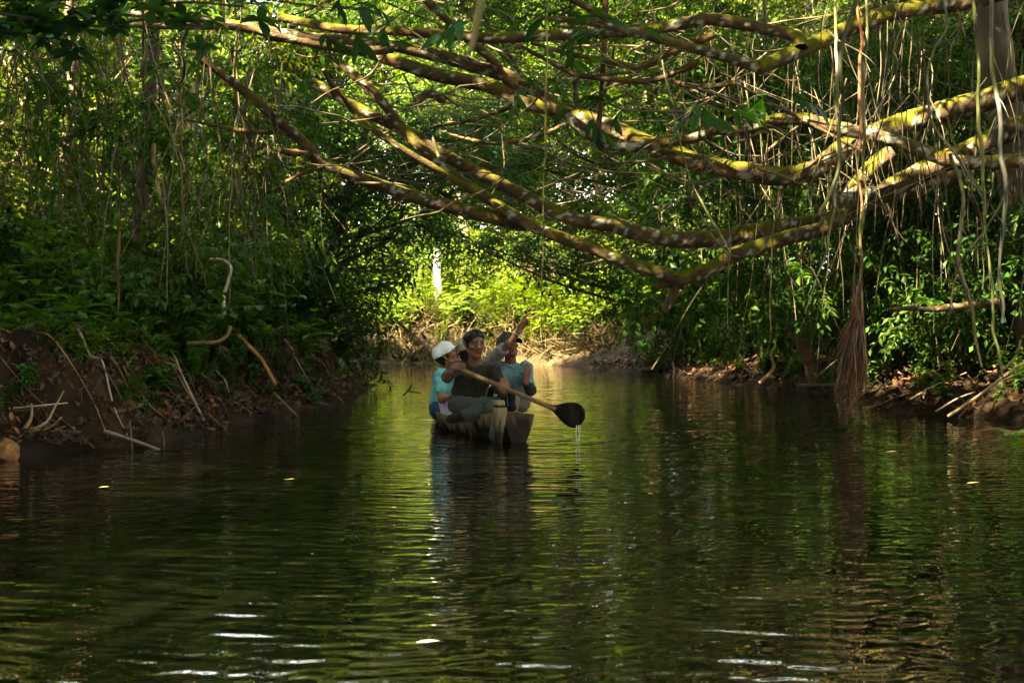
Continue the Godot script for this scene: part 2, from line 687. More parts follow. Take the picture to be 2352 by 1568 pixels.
func tree(called: String, label: String, group: String, base: Vector3, top: Vector3, r0: float, clumps: Array, kinds: Array, tint: Color, seed_: int, bark := Color(0.10, 0.075, 0.05), size := 1.0, flat := 0.6, m: Material = null) -> Node3D:
	var r := RandomNumberGenerator.new()
	r.seed = seed_ * 7 + 3
	var o := thing(called, label, "tree", base, group)
	var rel := top - base
	var g := Geo.new()
	var pts := wiggle(Vector3(0, -0.3, 0), rel, 6, r0 * 0.5 + 0.05, r)
	var path := spline(pts, 0.3)
	tube(g, path, r0 * 1.25, r0 * 0.35, 9, bark, 0.35, 0.25)
	part("trunk", g.mesh(), M.bark, o)
	var shift := []
	for c in clumps:
		var q: Vector3 = c[0] - base
		shift.append([q, c[1], c[2]])
		# a limb from the trunk to the clump, with a few twigs inside it
		var h := clampf((q.y - 0.3) / maxf(rel.y, 0.5) - 0.25, 0.15, 0.95)
		var from := path[int(h * (path.size() - 1))]
		var l := Geo.new()
		var lp := spline(wiggle(from, q, 4, 0.08 + from.distance_to(q) * 0.03, r, from.distance_to(q) * 0.05), 0.25)
		tube(l, lp, r0 * 0.32, 0.012, 6, bark, 0.35, 0.2)
		for k in 3:
			var d := Vector3(r.randfn(), r.randfn() * 0.6, r.randfn()).normalized() * float(c[1]) * 0.9
			var s := lp[int(lp.size() * 0.7)] if k == 0 else q
			tube(l, spline(wiggle(s, q + d, 3, 0.05, r), 0.2), 0.011, 0.004, 4, bark, 0.3)
		part("limb", l.mesh(), M.bark, o)
	leafage("crown", o, shift, kinds, tint, seed_, m if m else M.leaf, flat, size)
	return o


const NTH := ["first", "second", "third", "fourth", "fifth", "sixth", "seventh", "eighth", "ninth", "tenth"]


func rank(list: Array, k: int) -> String:
	# How many of LIST stand further left in the view
	var n := 0
	for q in list:
		if q[0] / q[1] < list[k][0] / list[k][1]:
			n += 1
	return NTH[n]


func build_forest() -> void:
	var r := RandomNumberGenerator.new()
	r.seed = 101
	var sunlit_lime := Color(0.098, 0.15, 0.017)  # yellow-green leaves, paled so that some sunlight sits in their colour
	var mid := Color(0.066, 0.125, 0.016)
	var dark := Color(0.036, 0.10, 0.022)
	var olive := Color(0.072, 0.12, 0.016)

	# trees of the sunlit forest behind the curtain of vines on the left bank
	var back := [[-7.2, 26.0, 8.5], [-10.5, 24.0, 9.5], [-13.0, 30.0, 11.0], [-14.5, 22.5, 9.0], [-16.0, 27.0, 10.5], [-7.8, 21.8, 7.5], [-18.5, 34.0, 12.0], [-15.5, 40.0, 11.0]]
	for k in back.size():
		var b: Array = back[k]
		var base := Vector3(b[0], height(b[0], b[1]), -b[1])
		var cl := scatter_clumps(r, base + Vector3(0, b[2] * 0.62, 0), Vector3(2.6, b[2] * 0.36, 2.0), 13, 1.1, 20)
		cl.append_array(scatter_clumps(r, base + Vector3(0, 1.6, 0), Vector3(2.2, 1.2, 1.4), 5, 0.9, 26))
		tree("forest_tree", "sunlit yellow-green tree behind the left bank vines, %s from the left" % rank(back, k), "sunlit trees behind the left bank", base, base + Vector3(0.4, b[2], 0), 0.14, cl, ["spray_a", "spray_c"], sunlit_lime, 200 + k, Color(0.2, 0.14, 0.09), 1.25)

	# forest that closes the view beyond the clearing
	for k in 19:
		var x := -24.0 + k * 2.7 + r.randf_range(-0.8, 0.8)
		var d := 49.0 + r.randf_range(0.0, 10.0)
		var h := 19.5 + r.randf_range(-2.0, 3.0)
		var base := Vector3(x, 2.2, -d)
		var cl := scatter_clumps(r, base + Vector3(0, h * 0.58, 0), Vector3(2.6, h * 0.45, 2.2), 22, 1.45, 40)
		tree("distant_tree", "tall green tree closing the view beyond the bright clearing", "distant trees beyond the clearing", base, base + Vector3(0.3, h, 0), 0.2, cl, ["spray_a", "spray_c"], sunlit_lime.lerp(mid, r.randf()), 300 + k, Color(0.2, 0.15, 0.1), 1.7)

	for k in 14:
		var x := -27.0 + k * 4.0 + r.randf_range(-0.8, 0.8)
		var d := 63.0 + r.randf_range(0.0, 6.0)
		var base := Vector3(x, 2.4, -d)
		var cl := scatter_clumps(r, base + Vector3(0, 11.0, 0), Vector3(3.4, 10.5, 2.2), 22, 2.0, 36)
		tree("distant_tree", "tall green tree closing the view beyond the bright clearing", "distant trees beyond the clearing", base, base + Vector3(0.3, 21.0, 0), 0.2, cl, ["spray_a", "spray_c"], sunlit_lime.lerp(mid, r.randf() * 0.7), 340 + k, Color(0.2, 0.15, 0.1), 2.3)

	# trees round the clearing, whose tops fill the upper middle of the view
	var ring := [[4.5, 39.0, 11.0], [8.5, 36.0, 11.5], [-1.5, 43.5, 11.5], [12.5, 41.0, 13.0], [2.4, 47.0, 13.0]]
	for k in ring.size():
		var b: Array = ring[k]
		var base := Vector3(b[0], height(b[0], b[1]), -b[1])
		var cl := scatter_clumps(r, base + Vector3(0, b[2] * 0.66, 0), Vector3(2.8, b[2] * 0.33, 2.0), 18, 1.2, 34)
		tree("clearing_tree", "yellow-green tree standing round the sunny clearing, %s from the left" % rank(ring, k), "trees round the clearing", base, base + Vector3(-0.4, b[2], 0), 0.17, cl, ["spray_a", "spray_c"], sunlit_lime, 400 + k, Color(0.2, 0.15, 0.1), 1.4)

	# the glossy dark tree that leans over the water on the left, and its neighbours
	var c1 := []
	for q in [[-3.4, 21.5, 3.2, 1.1], [-2.6, 21.0, 2.3, 1.0], [-2.75, 20.4, 1.35, 0.7], [-1.9, 21.5, 3.0, 0.9], [-3.2, 20.5, 1.6, 0.9], [-2.9, 19.6, 0.9, 0.6], [-1.5, 22.0, 3.5, 0.9], [-3.8, 21.0, 4.3, 1.1], [-2.5, 22.0, 4.2, 1.0], [-1.0, 22.3, 4.2, 0.9], [-0.4, 22.8, 3.9, 0.7], [-2.45, 19.8, 0.65, 0.45], [-4.2, 20.0, 2.6, 1.0]]:
		c1.append([Vector3(q[0], q[2], -q[1]), q[3], int(62 * q[3] * q[3]) + 10])
	tree("leaning_tree", "glossy dark green tree leaning over the water left of the gap", "", Vector3(-3.9, height(-3.9, 21.5), -21.5), Vector3(-2.4, 4.6, -21.8), 0.13, c1, ["spray_a", "spray_b"], dark, 501, Color(0.08, 0.065, 0.045), 0.95, 0.8)
	var c2 := []
	for q in [[-5.2, 18.0, 3.0, 1.1], [-4.4, 18.2, 4.2, 1.1], [-5.6, 17.2, 4.6, 1.1], [-3.7, 18.5, 5.2, 1.0], [-6.4, 18.0, 3.6, 1.1], [-6.8, 17.5, 5.0, 1.2], [-4.8, 17.5, 5.6, 1.1]]:
		c2.append([Vector3(q[0], q[2], -q[1]), q[3], int(11 * q[3] * q[3])])
	tree("bank_tree", "green tree rising behind the grass of the left bank", "", Vector3(-5.4, height(-5.4, 18.5), -18.5), Vector3(-5.0, 6.0, -18.0), 0.12, c2, ["spray_a", "spray_c"], mid, 502, Color(0.09, 0.07, 0.05), 1.0, 0.7)
	var c3 := []
	for q in [[-0.6, 27.0, 4.7, 1.1], [0.6, 27.5, 4.0, 1.0], [1.6, 27.0, 4.9, 1.2], [0.4, 27.8, 5.8, 1.2], [-1.4, 27.2, 5.6, 1.1], [2.4, 26.5, 3.6, 1.1], [2.9, 26.2, 2.4, 1.0], [1.5, 27.4, 3.1, 0.7], [2.0, 28.0, 6.4, 1.2], [3.4, 26.4, 4.6, 1.2], [-0.3, 27.4, 3.6, 0.6], [0.5, 26.5, 7.4, 1.6], [2.5, 27.0, 8.2, 1.7], [-1.2, 26.0, 7.8, 1.5], [1.2, 25.0, 9.0, 1.7], [3.8, 25.5, 7.2, 1.6], [-2.2, 24.5, 8.8, 1.6], [-0.9, 26.2, 2.75, 0.6], [0.1, 26.6, 2.6, 0.6], [0.9, 26.3, 2.35, 0.65], [1.7, 26.0, 2.0, 0.7], [-1.8, 25.5, 3.1, 0.7], [2.7, 25.6, 1.5, 0.8], [3.2, 25.2, 0.9, 0.7]]:
		c3.append([Vector3(q[0], q[2], -q[1]), q[3], int(52 * q[3] * q[3]) + 8])
	tree("arching_tree", "dark small-leaved tree arching over the creek above the gap", "", Vector3(4.6, height(4.6, 27.0), -27.0), Vector3(1.2, 5.8, -27.4), 0.15, c3, ["spray_b", "spray_a"], mid.lerp(dark, 0.5), 503, Color(0.09, 0.07, 0.05), 1.05, 0.7)

	# the wall of growth on the right bank
	var wall := [[5.2, 18.8, 5.0], [6.2, 20.5, 6.5], [7.6, 17.2, 6.0], [8.8, 19.0, 7.5], [4.9, 23.5, 6.5], [6.8, 24.5, 8.0], [9.8, 23.0, 9.0], [8.6, 15.2, 5.5]]
	for k in wall.size():
		var b: Array = wall[k]
		var base := Vector3(b[0], height(b[0], b[1]), -b[1])
		var cl := scatter_clumps(r, base + Vector3(0, b[2] * 0.55 - 0.2, 0), Vector3(1.1, b[2] * 0.5, 0.8), 15, 0.9, 34)
		tree("creeper_tree", "dim creeper-hung tree on the right bank, %s from the left" % rank(wall, k), "creeper-hung trees of the right bank", base, base + Vector3(-0.3, b[2], 0.2), 0.1, cl, ["spray_b", "hang_a"], olive.lerp(dark, r.randf()), 600 + k, Color(0.11, 0.085, 0.05), 0.95, 0.9)

	# the canopy overhead, which keeps the creek in shade
	var roof := [[-7.5, 6.0, 8.6], [-8.0, 13.0, 9.6], [7.8, 5.5, 9.0], [8.5, 11.5, 10.0], [-7.0, -2.0, 8.6], [8.0, -2.5, 9.0], [-6.5, -9.5, 8.2], [7.5, -10.0, 9.0], [0.5, -16.0, 8.0], [-8.4, 18.5, 10.5], [7.5, 18.0, 11.0], [10.2, 23.5, 11.5]]
	for k in roof.size():
		var b: Array = roof[k]
		var base := Vector3(b[0], 1.0, -b[1])
		var lean := -signf(b[0]) * 3.4
		var cl := scatter_clumps(r, base + Vector3(lean, b[2] * 0.95, 0), Vector3(4.6, 1.7, 3.9), 26, 1.5, 25)
		tree("canopy_tree", "added unseen tree whose crown shades the left bank", "canopy trees roofing the creek", base, base + Vector3(lean * 0.12, b[2], 0), 0.24, cl, ["spray_c", "spray_a"], mid, 700 + k, Color(0.1, 0.08, 0.05), 1.9)

	# crowns that meet over the middle of the creek
	var mid_roof := [[-6.2, 2.0, 9.8], [-6.0, 10.0, 11.0], [6.5, 1.0, 10.2], [6.2, 15.0, 11.2], [-7.4, 16.0, 11.4], [-5.5, -6.0, 10.0], [11.0, 20.0, 11.8, -8.6], [-9.6, 21.0, 11.2, 6.0], [11.6, 24.0, 12.6, -7.6], [8.6, 17.0, 13.0, -5.6], [-9.0, 18.0, 13.0, 5.6], [13.0, 27.5, 13.2, -10.0]]
	for k in mid_roof.size():
		var b: Array = mid_roof[k]
		var base := Vector3(b[0], 1.0, -b[1])
		var lean: float = b[3] if b.size() > 3 else -signf(b[0]) * 5.6
		var cl := scatter_clumps(r, base + Vector3(lean, b[2], 0), Vector3(2.6, 1.2, 3.6), 15, 1.4, 20)
		tree("canopy_tree", "added unseen tree whose crown shades the left bank", "canopy trees roofing the creek", base, base + Vector3(lean * 0.12, b[2], 0), 0.2, cl, ["spray_c", "spray_a"], mid, 730 + k, Color(0.1, 0.08, 0.05), 1.9)

	# close crowns added out of view to shade the left bank
	var shade_roof := [[-10.6, 10.8, 9.6], [-10.0, 5.2, 9.0]]
	for k in shade_roof.size():
		var b: Array = shade_roof[k]
		var base := Vector3(b[0], 1.2, -b[1])
		var cl := scatter_clumps(r, base + Vector3(0.4, b[2] - 0.6, 0), Vector3(2.6, 1.6, 2.8), 24, 1.4, 32)
		tree("canopy_tree", "added unseen tree whose crown shades the left bank", "canopy trees roofing the creek", base, base + Vector3(0.3, b[2], 0), 0.2, cl, ["spray_c", "spray_a"], mid, 740 + k, Color(0.1, 0.08, 0.05), 1.9)

	# thickets on both banks beside and behind the place where the picture was taken
	var flank := [[-8.5, 1.5], [-9.0, 7.0], [-8.0, -5.0], [-7.0, -11.0], [9.0, 1.0], [9.5, 7.5], [8.5, -5.0], [8.0, -11.0], [-3.0, -17.0], [3.5, -17.5], [11.5, 12.5], [-11.5, 12.5], [-12.0, 18.0], [12.5, 18.0]]
	for k in flank.size():
		var b: Array = flank[k]
		var base := Vector3(b[0], 0.8, -b[1])
		var cl := scatter_clumps(r, base + Vector3(0, 3.6, 0), Vector3(1.6, 3.4, 2.6), 22, 1.3, 34)
		tree("thicket_tree", "leafy thicket tree on the bank beside the viewer", "thicket beside the viewer", base, base + Vector3(0.2, 7.0, 0), 0.12, cl, ["spray_c", "spray_a"], mid, 750 + k, Color(0.1, 0.08, 0.05), 1.8)


func shrub(called: String, label: String, group: String, x: float, d: float, h: float, w: float, n: int, kinds: Array, tint: Color, seed_: int, size := 1.0, m: Material = null) -> Node3D:
	# A bush of several stems that fan out from its foot
	var r := RandomNumberGenerator.new()
	r.seed = seed_
	var base := Vector3(x, height(x, d) - 0.03, -d)
	var o := thing(called, label, "shrub", base, group)
	var cl := []
	var k := 0
	while k < 7:
		var a := r.randf() * TAU
		var q := Vector3(cos(a) * w * r.randf(), h * r.randf_range(0.35, 0.95), sin(a) * w * 0.7 * r.randf())
		cl.append([q, w * r.randf_range(0.35, 0.6), int(n / 7.0 * r.randf_range(0.7, 1.3))])
		var g := Geo.new()
		tube(g, spline(wiggle(Vector3(q.x, 0, q.z) * 0.1, q, 3, 0.05, r), 0.2), 0.012 + 0.006 * h, 0.004, 5, Color(0.13, 0.1, 0.055), 0.3)
		part("stem", g.mesh(), M.stem, o)
		k += 1
	leafage("foliage", o, cl, kinds, tint, seed_ + 1, m if m else M.leaf, 0.7, size)
	return o


func strew(called: String, mesh: Mesh, m: Material, label: String, category: String, lo: Vector2, hi: Vector2, n: int, keep: Callable, tint: Color, seed_: int, smin := 0.7, smax := 1.3, tilt := 0.15, hue := 0.2, lift := -0.01) -> void:
	# Uncounted ground growth: copies of MESH over the rectangle LO..HI (x, distance) where KEEP allows
	var r := RandomNumberGenerator.new()
	r.seed = seed_
	var where := []
	var tints := PackedColorArray()
	for k in n:
		var x := r.randf_range(lo.x, hi.x)
		var d := r.randf_range(lo.y, hi.y)
		if not keep.call(x, d):
			continue
		where.append(turned(Vector3(x, height(x, d) + lift, -d), r.randf() * TAU, r.randfn() * tilt, r.randfn() * tilt, r.randf_range(smin, smax)))
		tints.append(shade(tint, r, hue, 0.35))
	tag(copies(called, mesh, m, where, tints, self), label, category, "", "stuff")


func build_banks() -> void:
	var r := RandomNumberGenerator.new()
	r.seed = 404
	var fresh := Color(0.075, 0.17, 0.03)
	var sunlit_lime := Color(0.125, 0.175, 0.02)  # yellow-green of grass and bushes, lightened further to paint in sunshine
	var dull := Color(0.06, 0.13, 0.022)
	# ground cover of the left bank
	var on_left := func(x: float, d: float) -> bool:
		var gl := lookup(LEFT, d) - x
		return gl > 0.55 + lump_noise.get_noise_2d(x * 9.0, d * 9.0) * 0.9 and gl < 6.0
	strew("ground_cover", P.herb_c, M.soft_leaf, "low leafy ground cover carpeting the left bank", "ground cover", Vector2(-8.5, 7.0), Vector2(-2.3, 25.0), 5200, on_left, fresh, 41, 0.6, 1.25)
	strew("bank_grass", P.grass_a, M.soft_leaf, "fresh green grass on top of the left bank", "grass", Vector2(-7.0, 12.0), Vector2(-2.2, 24.0), 1500, on_left, fresh.lerp(sunlit_lime, 0.4), 42, 0.6, 1.2)
	var on_right := func(x: float, d: float) -> bool:
		var gr := x - lookup(RIGHT, d)
		return gr > 0.15 and gr < 5.0 and lump_noise.get_noise_2d(x * 8.0, d * 8.0) > -0.05
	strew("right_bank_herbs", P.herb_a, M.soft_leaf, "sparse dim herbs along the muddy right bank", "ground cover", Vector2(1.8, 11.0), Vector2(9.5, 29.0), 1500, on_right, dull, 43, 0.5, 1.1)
	# the bright far bank
	var on_far := func(x: float, d: float) -> bool:
		var gf := d - lookup(FAR, x)
		return gf > 0.9 + lump_noise.get_noise_2d(x * 5.0, d * 5.0) * 0.5
	strew("far_grass", P.grass_b, M.soft_leaf, "bright sunlit grass covering the far bank", "grass", Vector2(-9.0, 31.0), Vector2(7.0, 47.0), 5200, on_far, sunlit_lime, 44, 0.8, 1.5, 0.2, 0.15)
	strew("far_herbs", P.herb_b, M.soft_leaf, "bright leafy weeds among the grass of the far bank", "weeds", Vector2(-8.0, 31.5), Vector2(6.0, 44.0), 2300, on_far, sunlit_lime.lerp(fresh, 0.3), 45, 0.8, 1.6, 0.2, 0.15)
	var at_foot := func(x: float, d: float) -> bool:
		var gf := d - lookup(FAR, x)
		return gf > 0.12 and gf < 1.5 + lump_noise.get_noise_2d(x * 5.0, d * 5.0)
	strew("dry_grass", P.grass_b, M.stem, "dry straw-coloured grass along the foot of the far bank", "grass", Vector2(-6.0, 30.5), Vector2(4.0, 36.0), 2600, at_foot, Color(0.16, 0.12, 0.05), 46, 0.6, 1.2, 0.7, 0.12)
	for k in 26:
		var x := -8.5 + k * 0.62 + r.randf_range(-0.5, 0.5)
		var d := 36.0 + r.randf_range(0.0, 6.0) + absf(x) * 0.15
		shrub("clearing_shrub", "sunny yellow-green bush on the slope of the far bank", "bushes of the far bank", x, d, r.randf_range(1.0, 2.2), r.randf_range(0.7, 1.1), 110, ["bushy", "spray_a"], sunlit_lime, 900 + k * 3, 1.1)
	for k in 24:
		var x := -22.0 + k * 1.9 + r.randf_range(-0.6, 0.6)
		var d := 45.0 + r.randf_range(0.0, 5.0)
		shrub("forest_shrub", "bush at the edge of the forest behind the clearing", "bushes at the forest edge", x, d, r.randf_range(2.5, 4.5), 1.8, 190, ["spray_a", "spray_c"], sunlit_lime.lerp(dull, r.randf() * 0.6), 1000 + k * 3, 1.6)
	# undergrowth of the left bank, front to back
	for k in 22:
		var d := 9.5 + k * 0.72 + r.randf_range(-0.4, 0.4)
		var x := lookup(LEFT, d) - r.randf_range(1.5, 3.6)
		shrub("undergrowth_shrub", "dim leafy bush in the undergrowth of the left bank", "undergrowth of the left bank", x, d, r.randf_range(0.7, 1.5), r.randf_range(0.45, 0.75), 70, ["bushy", "spray_c"], dull.lerp(fresh, r.randf()), 1100 + k * 3, 0.85)
	for k in 16:
		var d := 20.5 + k * 0.9
		var x := lookup(LEFT, d) - r.randf_range(2.5, 9.0)
		shrub("backlit_shrub", "backlit bush glowing behind the left bank undergrowth", "backlit bushes behind the left bank", x, d, r.randf_range(1.6, 3.2), 1.2, 150, ["bushy", "spray_a"], sunlit_lime, 1200 + k * 3, 1.15)
	for k in 16:
		var x := -4.6 - (k % 8) * 1.05 + r.randf_range(-0.3, 0.3)
		var d := 25.5 + (k / 8) * 4.0 + r.randf_range(-0.8, 0.8) - x * 0.12
		shrub("glowing_shrub", "tall yellow-green bush glowing in the sun behind the leaning tree", "glowing bushes behind the leaning tree", x, d, r.randf_range(3.0, 4.6), 1.2, 200, ["bushy", "spray_a"], sunlit_lime, 1250 + k * 3, 1.25)
	for k in 20:
		var d := 13.5 + k * 0.75 + r.randf_range(-0.4, 0.4)
		var x := lookup(RIGHT, d) + r.randf_range(1.2, 3.0)
		shrub("shady_shrub", "shadowy bush at the foot of the right bank growth", "shadowy bushes of the right bank", x, d, r.randf_range(0.9, 2.2), r.randf_range(0.5, 0.8), 90, ["bushy", "spray_b"], dull, 1300 + k * 3, 0.85)


# ---------------------------------------------------------------- the leaning tree and what hangs from it

func mossy(g: Geo, path: PackedVector3Array, r0: float, r1: float, sides: int, moss := 0.5, lichen := 0.5) -> void:
	# A limb of brown bark with cushions of moss on top and pale crusts of lichen
	var fr := frames(path)
	var first := g.v.size()
	var n := path.size()
	for k in n:
		var f := float(k) / (n - 1.0)
		var r := lerpf(r0, r1, f) * (1.0 + 0.10 * lump_noise.get_noise_3dv(path[k] * 14.0))
		for j in sides:
			var a := TAU * j / sides
			var d: Vector3 = fr[k][0] * cos(a) + fr[k][1] * sin(a)
			var p := path[k] + d * r
			var fine := bark_noise.get_noise_3dv(p * 26.0)
			var wide := patch_noise.get_noise_3dv(p * 2.6)
			var m := wide * 0.9 + d.y * 0.55 + fine * 0.35 + moss - 0.5
			var li := patch_noise.get_noise_3dv(p * 7.5 + Vector3(31, 7, 3)) + 0.16 * fine + (lichen - 0.5) * 0.5
			var b := 1.0 + 0.55 * fine + 0.3 * bark_noise.get_noise_3dv(p * 70.0)
			var col := Color(0.065, 0.045, 0.026).lerp(Color(0.14, 0.082, 0.038), clampf(wide * 2.0 + 0.2, 0.0, 1.0))
			var out := r * 0.05 * fine
			if m > 0.42:
				col = Color(0.115, 0.10, 0.010).lerp(Color(0.048, 0.055, 0.009), clampf(0.5 + 0.9 * bark_noise.get_noise_3dv(p * 9.0), 0.0, 1.0))
				out += 0.006 + 0.005 * fine
			elif li > 0.29:
				col = Color(0.32, 0.31, 0.24) if li > 0.325 else Color(0.17, 0.175, 0.11)
				out += 0.0025
				b = 1.0 + 0.18 * fine
			g.add(p + d * out, d, Color(col.r * b, col.g * b, col.b * b))
	for k in n - 1:
		for j in sides:
			var a := first + k * sides + j
			var b := first + k * sides + (j + 1) % sides
			g.quad(a, b, b + sides, a + sides)
	for e in 2:
		var k := 0 if e == 0 else n - 1
		var c := g.add(path[k], (path[0] - path[1]).normalized() * (1.0 if e == 0 else -1.0), Color(0.22, 0.12, 0.06))
		for j in sides:
			g.tri(c, first + k * sides + j, first + k * sides + (j + 1) % sides)


func px(list: Array, d0: float, d1: float) -> Array:
	# Points seen at (u, v), their distance running from D0 to D1
	var out := []
	for k in list.size():
		out.append(at(list[k][0], list[k][1], lerpf(d0, d1, float(k) / (list.size() - 1))))
	return out


func build_tree_limbs() -> void:
	var foot := Vector3(7.0, height(7.0, 13.4) - 0.2, -13.4)
	var o := thing("leaning_fig_tree", "old mossy tree whose thick lichen-spotted limbs reach out over the creek", "tree", foot)
	var trunk := Geo.new()
	var tp := [Vector3(0, 0, 0), Vector3(-0.15, 1.4, 0.1), Vector3(-0.2, 2.8, 0.1), Vector3(0.1, 4.4, -0.1), Vector3(0.5, 7.0, 0.2)]
	mossy(trunk, spline(tp, 0.06), 0.42, 0.2, 24)
	part("trunk", trunk.mesh(), M.bark, o)
	var rise := func(y: float) -> Vector3: return foot + Vector3(-0.15, y - foot.y, 0.1)
	# [points (u, v), distance at start and end, radius at start and end, moss, lichen, from the trunk at height]
	var limbs := [
		[[[2420, -40], [2228, 4], [2070, 25], [1965, 60], [1894, 91], [1824, 122], [1743, 156]], 12.3, 11.4, 0.085, 0.060, 0.95, 0.45, 4.4],
		[[[1743, 156], [1666, 130], [1595, 112], [1519, 91], [1431, 70], [1350, 52], [1240, 40]], 11.4, 11.2, 0.052, 0.018, 0.6, 0.5, -1.0],
		[[[1840, 112], [1831, 84], [1771, 70], [1694, 53], [1613, 45], [1525, 63], [1379, 77], [1238, 83], [1133, 88], [992, 77], [886, 70], [781, 67], [640, 40]], 11.5, 12.6, 0.06, 0.035, 0.75, 0.55, -1.0],
		[[[2400, 200], [2250, 235], [2150, 262], [2050, 292], [1950, 335], [1880, 385], [1800, 405], [1700, 393], [1607, 374], [1519, 343], [1414, 299], [1308, 260], [1203, 232], [1133, 200], [992, 169], [851, 122], [760, 98], [600, 80]], 13.2, 14.6, 0.135, 0.055, 0.7, 0.6, 3.2],
		[[[1220, 204], [1168, 176], [1062, 144], [922, 109], [781, 92], [703, 86], [527, 55], [422, 41], [246, 25]], 13.5, 12.5, 0.075, 0.03, 0.45, 0.6, -1.0],
		[[[900, 112], [826, 116], [703, 98], [545, 63], [422, 61], [316, 58], [190, 33]], 13.0, 11.6, 0.05, 0.02, 0.15, 0.35, -1.0],
		[[[2420, 366], [2352, 369], [2264, 374], [2193, 371], [2123, 348], [2053, 324], [1982, 306], [1912, 292], [1842, 274], [1789, 276], [1701, 297], [1641, 297], [1595, 315], [1525, 326], [1484, 336], [1414, 334], [1379, 322], [1361, 311], [1308, 272], [1256, 225], [1220, 204]], 12.6, 13.4, 0.078, 0.05, 0.55, 0.75, 2.6],
		[[[1230, 212], [1170, 190], [1133, 141], [1080, 95], [1027, 46], [978, 0], [950, -40]], 13.5, 12.6, 0.05, 0.03, 0.5, 0.65, -1.0],
		[[[2420, 270], [2230, 345], [2100, 405], [1995, 463], [1927, 500], [1851, 517], [1775, 527], [1660, 545], [1565, 551], [1470, 536], [1414, 520], [1308, 499], [1203, 450], [1097, 397], [1027, 359], [939, 306], [816, 246], [720, 190]], 14.0, 14.4, 0.14, 0.045, 0.6, 0.6, 2.9],
		[[[2053, 348], [2017, 373], [1972, 420], [1935, 470], [1900, 520], [1813, 545], [1737, 568], [1679, 588], [1641, 612], [1596, 632], [1554, 640], [1508, 623], [1449, 606], [1361, 572], [1273, 540], [1203, 510], [1133, 464], [1027, 394], [939, 309], [869, 225], [816, 176], [788, 148]], 13.4, 14.4, 0.085, 0.045, 0.72, 0.55, -1.0],
		[[[1210, 515], [1133, 499], [1062, 482], [957, 454], [851, 418], [809, 403], [738, 372], [686, 317], [633, 272], [562, 211], [503, 165], [440, 120]], 14.4, 13.0, 0.085, 0.035, 0.7, 0.45, -1.0],
		[[[1140, 470], [1045, 415], [992, 383], [922, 341], [834, 281], [781, 215], [757, 188], [742, 160]], 14.2, 13.4, 0.046, 0.02, 0.8, 0.3, -1.0],
		[[[650, 303], [562, 302], [492, 288], [422, 274]], 13.4, 13.0, 0.032, 0.012, 0.3, 0.3, -1.0],
		[[[738, 384], [700, 396], [686, 401], [650, 422]], 13.6, 13.2, 0.03, 0.018, 0.2, 0.2, -1.0],
		[[[712, 356], [689, 352], [643, 346]], 13.6, 13.2, 0.04, 0.03, 0.2, 0.2, -1.0],
		[[[1608, 141], [1554, 165], [1484, 186], [1379, 179], [1308, 165], [1185, 98], [1120, 60]], 12.6, 13.0, 0.035, 0.014, 0.3, 0.3, -1.0],
		[[[1640, 80], [1572, 109], [1519, 130], [1467, 155], [1414, 144], [1308, 123], [1220, 98]], 12.4, 13.0, 0.036, 0.018, 0.3, 0.2, -1.0],
		[[[1420, 68], [1407, 56], [1379, 32], [1319, 0], [1280, -30]], 11.4, 11.0, 0.04, 0.025, 0.4, 0.4, -1.0],
		[[[1375, 322], [1375, 300], [1382, 220], [1388, 100], [1391, 0], [1392, -60]], 13.2, 12.6, 0.026, 0.03, 0.45, 0.45, -1.0],
		[[[1554, 632], [1547, 674], [1526, 716]], 14.0, 13.9, 0.06, 0.042, 0.15, 0.1, -1.0],
		[[[1562, 655], [1530, 652], [1508, 660]], 13.95, 13.9, 0.045, 0.025, 0.6, 0.2, -1.0],
		[[[1640, 600], [1600, 630], [1545, 690], [1490, 740]], 16.2, 16.6, 0.035, 0.016, 0.3, 0.3, -1.0],
		[[[1020, 232], [985, 215], [950, 240]], 14.2, 14.0, 0.05, 0.035, 0.35, 0.1, -1.0],
		[[[1045, 372], [1010, 360], [985, 350], [960, 322]], 14.6, 14.4, 0.03, 0.02, 0.35, 0.3, -1.0],
		[[[1945, 430], [2010, 455], [2100, 430], [2200, 400]], 14.8, 15.4, 0.10, 0.13, 0.5, 0.7, -1.0],
		[[[1190, 235], [1150, 255], [1060, 282], [1000, 290], [940, 320]], 14.4, 15.2, 0.026, 0.012, 0.2, 0.5, -1.0],
		[[[1330, 270], [1240, 310], [1150, 330], [1070, 318], [1010, 300]], 14.8, 15.4, 0.026, 0.012, 0.2, 0.8, -1.0],
		[[[1985, 350], [1760, 230], [1690, 190]], 12.9, 12.6, 0.02, 0.01, 0.3, 0.3, -1.0],
		[[[1690, 190], [1600, 200], [1510, 180], [1410, 195]], 12.9, 13.4, 0.03, 0.014, 0.3, 0.4, -1.0],
	]
	for k in limbs.size():
		var l: Array = limbs[k]
		var pts := px(l[0], l[1], l[2])
		if l[7] > 0.0:
			pts.push_front(rise.call(l[7]))
		for q in pts.size():
			pts[q] -= foot
		var g := Geo.new()
		mossy(g, spline(pts, 0.035), l[3] * 0.98, l[4] * 1.1, 18 if l[3] > 0.05 else 12, l[5], l[6])
		var m := part("limb", g.mesh(), M.bark, o)
	# thin side branches and twigs between the limbs
	var r := RandomNumberGenerator.new()
	r.seed = 61
